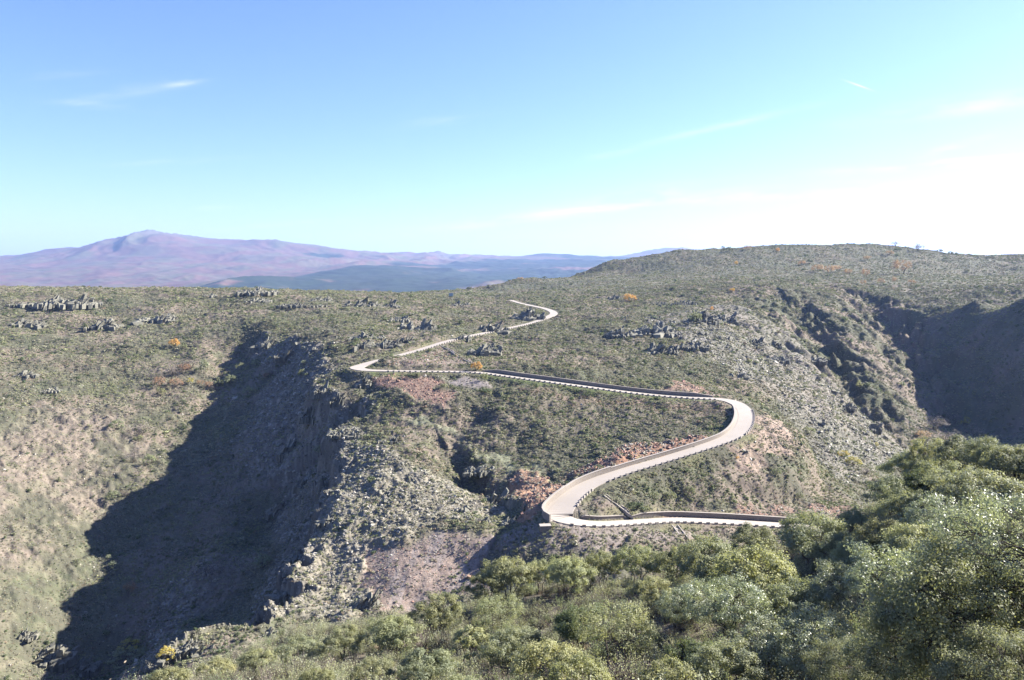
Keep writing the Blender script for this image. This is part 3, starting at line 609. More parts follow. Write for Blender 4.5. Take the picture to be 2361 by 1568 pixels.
# ---------------------------------------------------------------- plants and stones: prototypes
rs = np.random.RandomState(11)
def leaves(c, size, r, up=.0, aspect=.62, out=None):
    "one small quad per centre in c, facing any way, leaning towards up / outwards"
    n = len(c); d = r.normal(size=(n, 3)); d[:, 2] = np.abs(d[:, 2])*(.6+up)
    if out is not None: d = d*.75+out*1.1
    d /= np.linalg.norm(d, axis=1)[:, None]+1e-9
    t = np.cross(d, r.normal(size=(n, 3))); t /= np.linalg.norm(t, axis=1)[:, None]+1e-9; b = np.cross(d, t)
    s = size*r.uniform(.6, 1.35, n)[:, None]; t = t*s*.5; b = b*s*.5*aspect
    V = np.stack([c-t, c-b*.9+t*.1, c+t, c+b*.9+t*.1], 1)
    return V.reshape(-1, 3)
def quads(nv): return np.arange(nv).reshape(-1, 4)
def shrub(name, mt, n, size, w=1., h=.8, r=None, lobes=5):
    r = r or rs; L = np.c_[r.uniform(-.3, .3, lobes)*w, r.uniform(-.3, .3, lobes)*w, r.uniform(.25, .6, lobes)*h]
    k = r.randint(0, lobes, n); d = r.normal(size=(n, 3)); d /= np.linalg.norm(d, axis=1)[:, None]; rad = r.uniform(.55, 1, n)[:, None]
    c = L[k]+d*rad*np.array([w, w, h])*.32; c[:, 2] = np.maximum(c[:, 2], .02)
    return mesh(name, leaves(c, size, r, out=d), quads(4*n), MT[mt])
def tube(pts, rad, sides=5):
    "tapered tube through pts"
    pts = np.asarray(pts, float); n = len(pts); t = np.gradient(pts, axis=0); t /= np.linalg.norm(t, axis=1)[:, None]+1e-9
    u = np.cross(t, [.3, .9, .2]); u /= np.linalg.norm(u, axis=1)[:, None]+1e-9; v = np.cross(t, u)
    a = np.arange(sides)*2*np.pi/sides; rad = np.asarray(rad)[:, None, None]
    V = pts[:, None]+rad*(np.cos(a)[None, :, None]*u[:, None]+np.sin(a)[None, :, None]*v[:, None])
    i = np.arange(n-1)[:, None]*sides; k = np.arange(sides)[None]; k2 = (k+1) % sides
    return V.reshape(-1, 3), np.stack([i+k, i+k2, i+k2+sides, i+k+sides], -1).reshape(-1, 4)
def join(parts):
    V = []; F = []; o = 0
    for v, f in parts: V.append(v); F.append(f+o); o += len(v)
    return np.vstack(V), np.vstack(F)
def curve(a, b, r, n=5, wob=.12, sag=.0):
    t = np.linspace(0, 1, n)[:, None]; L = np.linalg.norm(b-a); m = r.normal(size=(n, 3))*wob*L*.5; m[0] = 0; m[-1] = 0
    p = a+(b-a)*t+m; p[:, 2] += (np.sin(t[:, 0]*np.pi)*sag*L); return p
def brush(name, mt, r, n=38, h=1.6, w=1.1, leafn=60, lm=None):
    P_ = []; tips = []
    for _ in range(n):
        a = np.array([*(r.normal(size=2)*.12), 0.]); d = r.normal(size=2); b = np.array([d[0]*w*.33, d[1]*w*.33, h*r.uniform(.5, 1)])
        p = curve(a, b, r, 4, .16, -.0); P_.append(tube(p, [.02, .014, .009, .004], 3)); tips += [p[2], p[3]]
    V, F = join(P_); tips = np.array(tips); c = tips[r.randint(0, len(tips), leafn)]+r.normal(size=(leafn, 3))*.12
    Q = leaves(c, .10, r); mi = np.r_[np.zeros(len(F)), np.ones(leafn)]
    return mesh(name, np.vstack([V, Q]), np.r_[F, quads(4*leafn)+len(V)], [MT['twig'], MT[lm or mt]], mi=mi)
def upright(name, mt, r, stems=26, per=16, h=1.7, w=1.3, size=.10):
    "rockrose: many near-vertical stems with leaves along their upper half"
    P_ = []; cs_ = []
    for _ in range(stems):
        q = r.normal(size=2)*w*.27; b = np.array([q[0]*1.35, q[1]*1.35, h*r.uniform(.62, 1)*(1-.25*min(1, np.hypot(*q)/w*2)**2)]); a = np.array([q[0]*.4, q[1]*.4, 0])
        P_.append(tube(curve(a, b, r, 3, .1), [.016, .010, .004], 3)); t = r.uniform(.35, 1.04, per)[:, None]; cs_.append(a+(b-a)*t+r.normal(size=(per, 3))*.055)
    V, F = join(P_); c = np.vstack(cs_); Q = leaves(c, size, r, up=.5)
    return mesh(name, np.vstack([V, Q]), np.r_[F, quads(4*len(c))+len(V)], [MT['twig'], MT[mt]], mi=np.r_[np.zeros(len(F)), np.ones(len(c))])
def stone(name, mt, r, flat=.45, n=1):
    P_ = []
    for _ in range(n):
        V = np.array([(x, y, z) for z in (-1, 1) for x, y in ((-1, -1), (1, -1), (1, 1), (-1, 1))], float)*.5
        V[4:, :2] *= r.uniform(.35, .9); V += r.uniform(-.16, .16, V.shape); V *= np.array([1, r.uniform(.5, .9), flat])*r.uniform(.6, 1)
        V += np.array([*(r.normal(size=2)*(.45 if n > 1 else 0)), 0])
        P_.append((V, np.array([(0, 3, 2, 1), (4, 5, 6, 7), (0, 1, 5, 4), (1, 2, 6, 5), (2, 3, 7, 6), (3, 0, 4, 7)])))
    V, F = join(P_); return mesh(name, V, F, MT[mt])
def scatter(name, label, protos, pts, idx, scl, rot):
    "one object of uncountable ground cover: protos placed on points by a geometry-node tree"
    pc = bpy.data.collections.new(name+'_kinds')
    for k, me in enumerate(protos): pc.objects.link(bpy.data.objects.new('%02d_%s' % (k, name), me))
    me = bpy.data.meshes.new(name); me.vertices.add(len(pts)); me.vertices.foreach_set('co', np.asarray(pts, np.float32).ravel())
    for nm, ty, key, val in (('idx', 'INT', 'value', idx.astype(np.int32)), ('scl', 'FLOAT_VECTOR', 'vector', scl.astype(np.float32).ravel()), ('rot', 'FLOAT_VECTOR', 'vector', rot.astype(np.float32).ravel())):
        me.attributes.new(nm, ty, 'POINT').data.foreach_set(key, val)
    o = link(name, me); tag(o, label, None, None, 'stuff')
    g = bpy.data.node_groups.new(name, 'GeometryNodeTree'); g.interface.new_socket('Geometry', in_out='INPUT', socket_type='NodeSocketGeometry'); g.interface.new_socket('Geometry', in_out='OUTPUT', socket_type='NodeSocketGeometry')
    gi = N(g, 'NodeGroupInput'); go = N(g, 'NodeGroupOutput'); ci = N(g, 'GeometryNodeCollectionInfo'); ci.inputs[0].default_value = pc; ci.inputs['Separate Children'].default_value = True; ci.inputs['Reset Children'].default_value = True
    ip = N(g, 'GeometryNodeInstanceOnPoints'); ip.inputs['Pick Instance'].default_value = True
    def at(nm, ty): a = N(g, 'GeometryNodeInputNamedAttribute', data_type=ty); a.inputs[0].default_value = nm; return a.outputs[0]
    er = N(g, 'FunctionNodeEulerToRotation')
    for a, b in ((gi.outputs[0], ip.inputs['Points']), (ci.outputs[0], ip.inputs['Instance']), (at('idx', 'INT'), ip.inputs['Instance Index']), (at('rot', 'FLOAT_VECTOR'), er.inputs[0]), (er.outputs[0], ip.inputs['Rotation']),
                 (at('scl', 'FLOAT_VECTOR'), ip.inputs['Scale']), (ip.outputs[0], go.inputs[0])): g.links.new(a, b)
    o.modifiers.new('scatter', 'NODES').node_group = g
    return o
# what can be seen from about the photographer's place, with a few metres of grace
hr = np.maximum.accumulate(GZ/gr, axis=0); VIS = ((GZ+9)/gr >= hr).astype(np.float32)
def pts_on(n, r0, r1, a0=-35.5, a1=36.5):
    r = np.sqrt(rs.uniform(r0*r0, r1*r1, n)); a = np.radians(rs.uniform(a0, a1, n)); x = r*np.sin(a); y = r*np.cos(a); return x, y
def keep(x, y, prob): return rs.uniform(size=len(x)) < prob*(samp(VIS, x, y) > .5)
SDG = np.where(near, sd, 50.)
veg_noise = lambda x, y: sst(-.35, .35, fbm(x/26, y/26, 3, 300)+.5*fbm(x/7, y/7, 2, 301))
bare = np.clip(M['scree_red']*.97+M['scree_grey']*.9+M['rubble']*.6+M['slide']*.82+M['bank']*.35+M['cut_a']*.95+M['cut_b']*.9+M['cut_c']*.75+M['apron']*.6+M['patch']*.8+M['inner']*.4+M['spur']*.45+M['slabs']*.3+M['brown']*.35+M['bench']*.3+CLIFF*.45+M['band']*.2, 0, .98)
P5 = [shrub('heath', k, n, s, 1., h) for k, n, s, h in (('heath_green', 90, .22, .8), ('heath_green', 70, .24, .6), ('heath_grey', 90, .22, .8), ('heath_grey', 70, .26, .65), ('heath_brown', 70, .22, .6), ('heath_lime', 80, .22, .6), ('oak_dark', 110, .2, 1.0))]
bands = ((150, 300, 2.3, .72), (300, 450, 1.8, .82), (450, 650, 1.05, 1.0), (650, 950, .5, 1.3), (950, 1600, .2, 1.8))
X = []; Y = []; SC = []
for r0, r1, den, s in bands:
    n = int(.5*(r1*r1-r0*r0)*R(72)*den); x, y = pts_on(n, r0, r1)
    k = keep(x, y, (.45+.55*veg_noise(x, y))*(1-samp(bare, x, y)))&(samp(SDG, x, y) > 1.0)&((y > 200)|(H(x, y) < -95)|(x < -60))
    X.append(x[k]); Y.append(y[k]); SC.append(np.full(k.sum(), s))
X = np.concatenate(X); Y = np.concatenate(Y); SC = np.concatenate(SC)*rs.lognormal(0, .36, len(X)); BIG = rs.uniform(size=len(X)) < .012; SC *= np.where(BIG, 2.0, 1); SC *= 1-.35*samp(M['pale']+M['hill']*.6, X, Y); SC *= 1-.3*samp(M['brown'].astype(float), X, Y)
SC *= np.where((samp(SDG, X, Y) < 3.), .55, 1)
q = fbm(X/40, Y/40, 3, 310)+.25*rs.normal(size=len(X)); hl = samp(M['hill']*1., X, Y); pl = samp(M['pale']*1., X, Y)
idx = np.where(q > .05, rs.randint(0, 2, len(X)), rs.randint(2, 4, len(X))); rr_ = rs.uniform(size=len(X))
idx = np.where(rr_ < .12+.3*samp(M['band']+M['brown']*.8, X, Y), 4, idx); idx = np.where((rr_ > .97-.35*pl-.12*hl)&(rr_ < .985), 5, idx); idx = np.where((rr_ > .985)|((fbm(X/18, Y/18, 3, 315) > .3)&(rr_ > .55)&(pl < .5)&(hl < .5))|((rr_ > .86)&(samp(BOWL*1., X, Y) > .5)), 6, idx)
idx = np.where(BIG&(rr_ < .7), 6, idx)
print('shrubs', len(X))
scatter('scrub', 'low grey-green heath and rockrose scrub covering the hillsides', P5, np.c_[X, Y, H(X, Y)-.08*SC], idx, SC[:, None]*np.c_[np.ones(len(X)), np.ones(len(X)), rs.uniform(.5, .95, len(X))], np.c_[np.zeros(len(X)), np.zeros(len(X)), rs.uniform(0, 6.28, len(X))])
# loose stones and slate slabs
P6 = [stone('stone', 'slab', rs, .35), stone('stone', 'slab', rs, .5), stone('stone', 'slab', rs, .28, 3), stone('stone', 'rock', rs, .6, 3), stone('stone', 'rock', rs, .8), stone('stone', 'redstone', rs, .6), stone('stone', 'redstone', rs, .5, 3)]
STN = np.clip(M['scree_red']*1.+M['scree_grey']*.25+M['rubble']*.5+M['slide']*.8+M['bank']*.4+M['cut_a']*.7+M['cut_b']*.7+M['cut_c']*.7+M['apron']*.4+M['patch']*.5+M['spur']*(.35+.65*sst(-.2,.3,fbm(GX/9, GY/14, 3, 340)))+M['slabs']*.75*sst(-.25,.35,fbm(GX/14, GY/20, 3, 341))+M['brown']*.28+CLIFF*.35+.05, 0, 1)
x, y = pts_on(330000, 170, 620); k = keep(x, y, STN.__class__ and samp(STN, x, y)*np.clip((360/np.hypot(x, y))**1.2, 0, 1.2))&(samp(SDG, x, y) > 1.7); x = x[k]; y = y[k]
red = samp(M['scree_red']+M['rubble']*.4+M['cut_a']*.6+M['cut_b']*.5+M['slide']*.3+M['cut_c']*.4+M['patch']*.5, x, y) > rs.uniform(size=len(x)); rk = samp(np.clip(ROCK, 0, 1), x, y)
idx = np.where(red, rs.randint(5, 7, len(x)), rs.choice([0, 1, 2, 3, 4], len(x), p=[.22, .2, .2, .22, .16])); s = rs.lognormal(-.75, .45, len(x))*(.75+.5*rk)*np.clip(np.hypot(x, y)/330, .7, 1.6)
s = np.where(samp(M['brown']*1., x, y) > .5, s*.6, s)
print('stones', len(x))
scatter('loose_stones', 'loose slate slabs and rubble strewn over the slopes', P6, np.c_[x, y, H(x, y)+.05*s], idx, s[:, None]*np.ones(3), np.c_[.35+rs.normal(size=len(x))*.3, rs.normal(size=len(x))*.3, np.where(rk > .3, .5+rs.normal(size=len(x))*.5, rs.uniform(0, 6.28, len(x)))])
# undergrowth of the near slope
P7 = [upright('u', 'rockrose', rs), upright('u', 'rockrose', rs, 34, 14, 1.5, 1.5, .09), upright('u', 'broom', rs, 30, 18, 1.9, 1.2, .08), upright('u', 'oak_olive', rs, 24, 16, 1.4, 1.4, .11),
      brush('u', 'brush', rs), brush('u', 'rockrose', rs, 46, 1.9, 1.3, 150), shrub('u', 'oak_grey', 420, .12, 1.5, 1.1), shrub('u', 'heath_brown', 260, .10, 1.2, .8)]
x, y = pts_on(30000, 27, 200, -37, 38); z = H(x, y); tone = fbm(x/16, y/16, 3, 330)
k = keep(x, y, .42+.3*sst(-.3, .4, fbm(x/9, y/9, 2, 331)))&((y < 185)|(z > -98))&(z > -112)&~((x < -62)&(y > 95))&~((x < -3)&(np.hypot(x, y) < 48)); x = x[k]; y = y[k]; z = z[k]; tone = tone[k]; rr_ = rs.uniform(size=len(x))
idx = np.where(rr_ < .34, 0, np.where(rr_ < .56, 1, np.where(rr_ < .68, 2, np.where(rr_ < .78, 3, np.where(rr_ < .84, 4, np.where(rr_ < .92, 5, np.where(rr_ < .97, 6, 7)))))))
idx = np.where((tone > .25)&(rr_ < .5), 4+(rr_*40).astype(int) % 2, idx); s = rs.lognormal(-.12, .22, len(x))
print('undergrowth', len(x))
scatter('undergrowth', 'tangled pale rockrose, broom and dry brush between the near oaks', P7, np.c_[x, y, z-.05], idx, s[:, None]*np.ones(3), np.c_[rs.normal(size=len(x))*.08, rs.normal(size=len(x))*.08, rs.uniform(0, 6.28, len(x))])
# ---------------------------------------------------------------- trees
def tree_mesh(r, h, w, stems=3, clumps=60, per=220, leaf=.11, bare=.28, flat=.8, loose=0., mt='oak_grey', th=.13, twigs=0, cr=None):
    "returns (trunk mesh, crown mesh) of an evergreen oak: forked stems, limbs to every clump, leaf clumps over a lumpy dome"
    tp = []; nodes = []
    for k in range(stems):
        a = r.uniform(0, 6.28); q = np.array([math.cos(a), math.sin(a)])*w*r.uniform(.06, .20); top = np.array([q[0]*1.7, q[1]*1.7, h*r.uniform(.62, .8)])
        p = curve(np.array([q[0]*.12, q[1]*.12, -.3]), top, r, 8, .05); rad = np.linspace(th, th*.22, 8)*(1 if stems == 1 else .75)
        tp.append(tube(p, rad, 6)); nodes += [(p[i], rad[i]) for i in range(2, 8)]
    npos = np.array([n_[0] for n_ in nodes]); cc = []; zc = h*(bare+(1-bare)*.42); rz_ = h*(1-bare)*.5
    lob = r.normal(size=(9, 3)); lob /= np.linalg.norm(lob, axis=1)[:, None]; la = r.uniform(-.20, .22, 9)
    for _ in range(clumps):
        d = r.normal(size=3); d[2] = abs(d[2])*.9-.32*r.rand(); d /= np.linalg.norm(d)
        f = 1+((lob@d > .6)*la).sum(); u = r.uniform(.62, 1)**.5*f if r.rand() < .8 else r.uniform(.25, .7)
        cc.append([d[0]*w*.5*u, d[1]*w*.5*u, zc+d[2]*rz_*u*flat/.8])
    cc = np.array(cc); crr = (cr or w*.125)*r.uniform(.65, 1.3, clumps)
    for c in cc:
        k = np.argmin(np.linalg.norm(npos-c, axis=1)+(npos[:, 2] > c[2])*3); b = npos[k]; rd = min(nodes[k][1]*.6, .055)
        tp.append(tube(curve(b, c, r, 5, .14, .05), np.linspace(rd, .008, 5), 4))
    for _ in range(twigs):
        c = cc[r.randint(clumps)]; tp.append(tube(curve(c, c+r.normal(size=3)*np.array([.5, .5, .4])*w*.16, r, 4, .2), [.014, .011, .008, .003], 3))
    V, F = join(tp); k = np.repeat(np.arange(clumps), per); n = len(k); d = r.normal(size=(n, 3)); d /= np.linalg.norm(d, axis=1)[:, None]
    sub = r.normal(size=(clumps, 5, 3)); sub /= np.linalg.norm(sub, axis=2)[..., None]; s_ = sub[k, r.randint(0, 5, n)]
    rad = (r.uniform(.35, 1.0, n)**.6)[:, None]*crr[k][:, None]; c = cc[k]+(d*.62+s_*.55)*rad*np.array([1, 1, .8])
    if loose: c += r.normal(size=c.shape)*loose
    cd = c-cc[k]; cd /= np.linalg.norm(cd, axis=1)[:, None]+1e-6; out = (c-np.array([0, 0, zc]))/np.array([w*.5, w*.5, rz_]); out = out/(np.linalg.norm(out, axis=1)[:, None]+.3)
    return mesh('trunk', V, F, MT['bark'], True), mesh('crown', leaves(c, leaf, r, out=out*.45+cd*.9+np.array([0, 0, .25])), quads(4*n), MT[mt])
tr = np.random.RandomState(5)
TP = {  # kinds of near tree, each with its own trunk and crown
 'grey1': tree_mesh(tr, 5, 5.2, 4, 80, 250, .143, .20, mt='oak_grey'), 'grey2': tree_mesh(tr, 4.6, 5.6, 5, 90, 230, .143, .15, mt='oak_grey'),
 'olive1': tree_mesh(tr, 5.4, 5, 3, 80, 240, .143, .26, mt='oak_olive'), 'olive2': tree_mesh(tr, 5, 4.4, 3, 64, 240, .130, .30, mt='oak_olive'),
 'dark': tree_mesh(tr, 5, 4.6, 4, 80, 250, .130, .15, mt='oak_dark'), 'round': tree_mesh(tr, 5.6, 6, 5, 110, 240, .143, .18, mt='oak_grey'),
 'loose': tree_mesh(tr, 6.2, 5, 2, 95, 90, .130, .34, mt='oak_olive', loose=.12, twigs=160, th=.15), 'slim': tree_mesh(tr, 5, 2.9, 2, 40, 190, .130, .30, mt='oak_olive'),
 'yellow': tree_mesh(tr, 4.6, 5, 4, 80, 190, .156, .2, mt='oak_yellow'), 'silver': tree_mesh(tr, 5.2, 5.4, 4, 100, 190, .124, .18, mt='oak_silver', twigs=80),
 'nearbig': tree_mesh(tr, 8, 7.6, 3, 170, 210, .111, .16, mt='oak_yellow', loose=.08, twigs=320, th=.2, cr=.66), 'nearsilver': tree_mesh(tr, 8.5, 7.5, 3, 170, 210, .104, .16, mt='oak_silver', loose=.08, twigs=320, th=.2, cr=.66),
 'neardark': tree_mesh(tr, 6.5, 7, 4, 160, 200, .104, .12, mt='oak_grey', loose=.07, twigs=200, th=.16, cr=.62)}
TH = {'grey1': 5, 'grey2': 4.6, 'olive1': 5.4, 'olive2': 5, 'dark': 5, 'round': 5.6, 'loose': 6.2, 'slim': 5, 'yellow': 4.6, 'silver': 5.2, 'nearbig': 8, 'nearsilver': 8.5, 'neardark': 6.5}
def plant(name, kind, U, V, h, label, group, dmin, wide=1., cat='tree', protos=None, hh=None):
    protos = protos or TP; hh = hh or TH
    p = W(U, V, dmin); x, y = p[0], p[1]; gz = float(H(x, y)); h = min(max(p[2]-gz, .7*h), 1.5*h); sc = h/hh[kind]; wide *= 1.0
    o = link(name, None, None, (x, y, float(H(x, y))-.1), tr.uniform(0, 6.28), (sc*wide, sc*wide, sc)); tag(o, label, cat, group)
    t, c = protos[kind]
    if t: link('trunk', t, o)
    link('crown', c, o); return o
G1 = 'evergreen oaks on the near slope'

for ln in NEAR.strip().split('\n'):
    a, lb = ln.split('|'); k, u, v, h, wd, d_ = a.split(','); plant('evergreen_oak', k, float(u), float(v), float(h), lb, G1, float(d_), float(wd))

# ---------------------------------------------------------------- rock outcrops
ro_ = np.random.RandomState(23)
def fins(r, w, h, dpt, n, lean=.25, mt='rock'):
    "a jagged cluster of upright slate fins and blocks about w wide, h tall"
    P_ = []
    e1, e2 = r.uniform(0, 6, 2); e3 = r.uniform(2, 4.5)
    for k in range(n):
        u = r.uniform(-1, 1); x = u*w*.5; y = r.normal()*dpt*.36; hh_ = h*(1-abs(u)**2.2*.6)*min(1.1, r.lognormal(-.75, .45))*(1-.35*abs(y)/max(dpt*.5, .1)); hh_ *= .3+1.0*abs(math.sin(u*e3+e1))**1.5; hh_ = max(hh_, h*.1)
        sx = r.lognormal(-.95, .5)*min(h, w*.3)*.42; sy = r.uniform(.5, 1.1)*min(h, dpt)*.42; a = r.normal()*.5+.25
        V = np.array([(X, Y, Z) for Z in (0, .55, 1) for X, Y in ((-1, -1), (1, -1), (1, 1), (-1, 1))], float)
        V += r.uniform(-.3, .3, V.shape)*np.array([1, 1, .5]); V[4:8, :2] *= r.uniform(.7, 1.1); V[8:, :2] *= r.uniform(.15, .7)
        V *= np.array([sx, sy, hh_]); V[:, 0] += V[:, 2]*lean*r.uniform(.3, 1.4); V[:, 1] += V[:, 2]*(r.normal()*.3+.15); V[:4, 2] = -h*.5
        c, s = math.cos(a), math.sin(a); V[:, :2] = V[:, :2]@np.array([[c, s], [-s, c]]); V += np.array([x, y, 0])
        P_.append((V, np.array([(q*4+b, q*4+(b+1) % 4, q*4+4+(b+1) % 4, q*4+4+b) for q in range(2) for b in range(4)]+[(8, 9, 10, 11)])))
    V, F = join(P_); return mesh('rock_outcrop', V, F, MT[mt])
OUT = """
150,700,150,22|long broken outcrop on the left-hand skyline
60,748,100,18|dark low rocks on the far left slope
242,752,55,28|tumbled dark rocks below the left skyline
372,738,85,22|rock band in the scrub right of the tumbled dark rocks
45,703,50,10|small rocks at the left end of the skyline outcrop
592,674,80,15|jagged outcrop standing up on the skyline above the ravine
487,682,26,8|small isolated rocks on the plateau edge
597,694,50,12|rock patch just below the jagged skyline outcrop
700,704,110,9|thin line of rocks slanting down the plateau
742,694,52,14|round-topped outcrop behind the slanting line of rocks
836,706,70,24|craggy outcrop with a dark face on the plateau
892,706,48,16|lower crag joined to the right of the dark-faced one
1058,704,44,12|pale crag near the skyline below the road sign
910,742,58,20|pale-topped crag left of the biggest plateau outcrop
958,762,72,32|biggest plateau outcrop with vertical dark fins
845,778,70,14|low rocks left of the upper lane
872,796,96,24|ragged outcrop above the lane, with pale blocks at its foot
932,790,34,22|rounded block beside the ragged outcrop above the lane
1132,764,62,28|dark crag touching the upper lane
1216,733,62,26|dark crag inside the topmost bend of the road
1062,782,40,14|small crag above the stretch of lane with the drain
1118,812,66,24|dark rocks right of the upper drain
1135,800,30,14|small crag above the dark rocks by the drain
1415,690,46,12|small crag in the scrub behind the topmost bend
1560,700,120,9|thin shelf of rock on the central hill
1612,742,62,30|square-cut crag with a bush on the central hill
1480,735,90,12|row of low rocks right of the topmost bend
1500,768,90,30|broad dark crag facing the valley on the central hill
1425,772,50,20|crag half buried in scrub on the central hill
1522,812,62,30|dark hollowed crag below the broad one
1672,742,46,28|leaning crag at the shoulder of the rocky slope
1744,792,34,20|blocky crag high on the rocky right-hand slope
1782,800,28,20|pointed crag beside the blocky one
1790,832,44,16|dark crag below the pointed one
1882,832,36,18|crag at the lip of the shaded gully
1950,940,34,14|low crag halfway down the right-hand slope
2010,990,30,22|lone dark crag low on the right-hand slope
1700,870,40,14|low rocks above the right-hand bend
1600,800,60,16|rock step between the central crags and the rocky slope
838,885,30,30|rocky knob just below the left hairpin
800,1000,80,16|pale rocks on the crest of the spur
905,1015,60,14|rocks along the top of the spur's broken face
1110,1085,66,18|pale edged rocks on the right half of the spur
1140,1160,60,34|dark broken crag on the spur beside the orange cut
1112,1205,70,18|overhanging rocks at the foot of the spur
1180,1205,40,18|small cave-like rocks left of the lower hairpin
690,1290,46,26|rock knob on the ravine rim above the lit pale tree
752,1205,40,22|rocks on the ravine rim, upper part
660,1370,60,24|rough rocks on the lower ravine rim
845,1395,50,36|stack of tilted slabs beside the pink scree
450,1500,140,26|rock ledge above the dark ravine at the bottom left
370,1535,60,22|end of the rock ledge nearest the dark ravine
110,1515,90,44|lichened crag in the bottom left corner
185,1540,70,30|second crag right of the lichened corner one
60,1465,40,18|small crag above the lichened corner one
620,1465,70,18|rocks between the ledge and the ravine rim
62,865,44,12|lone boulder on the left slope
715,960,40,34|tall crag on the shaded ravine wall, upper part
668,1045,46,36|crag in the middle of the shaded ravine wall
742,905,34,28|crag high on the shaded wall under the left hairpin
700,1120,40,34|crag on the shaded ravine wall under the spur crest
640,1180,44,30|lower crag on the shaded ravine wall
775,925,28,30|pinnacle on the shaded wall below the rocky knob
610,800,50,26|dark crags in the ravine head
655,822,40,22|dark crag right of those in the ravine head
120,900,40,10|low flat rock right of the lone boulder
"""
for ln in OUT.strip().split('\n'):
    a, lb = ln.split('|'); u, v, w_, h_ = [float(q) for q in a.split(',')]; p = hit(u, v, 115)
    if p is None: print('OUT miss', u, v); continue
    k = p[1]/FPX; w_, h_ = w_*k*1.1, h_*k*.78; big = w_ > 8
    o = link('rock_outcrop', fins(ro_, w_, h_, w_*.45, int(90+w_*3), .75), None, p+np.array([0, 0, -h_*.06])); tag(o, lb, 'rock', 'slate outcrops on the hills')
# ---------------------------------------------------------------- separate trees and bushes of the far slopes
fr = np.random.RandomState(9)
FT = {'green': tree_mesh(fr, 5, 4.6, 3, 34, 70, .24, .12, mt='oak_grey'), 'olive': tree_mesh(fr, 5, 4.4, 3, 30, 70, .24, .1, mt='oak_olive'), 'dark': tree_mesh(fr, 5, 5, 3, 34, 80, .24, .08, mt='oak_dark'),
      'orange': tree_mesh(fr, 5, 5, 3, 34, 80, .22, .06, mt='autumn_orange'), 'rust': tree_mesh(fr, 5, 5.4, 3, 34, 50, .22, .12, loose=.15, twigs=60, mt='autumn_rust'), 'yellow': tree_mesh(fr, 5, 4.6, 3, 30, 60, .24, .08, mt='autumn_yellow'),
      'bare': tree_mesh(fr, 5, 5, 4, 40, 22, .16, .15, loose=.2, twigs=260, th=.16, mt='bare_grey'), 'pale': tree_mesh(fr, 5, 4.6, 3, 34, 70, .22, .1, mt='oak_silver')}
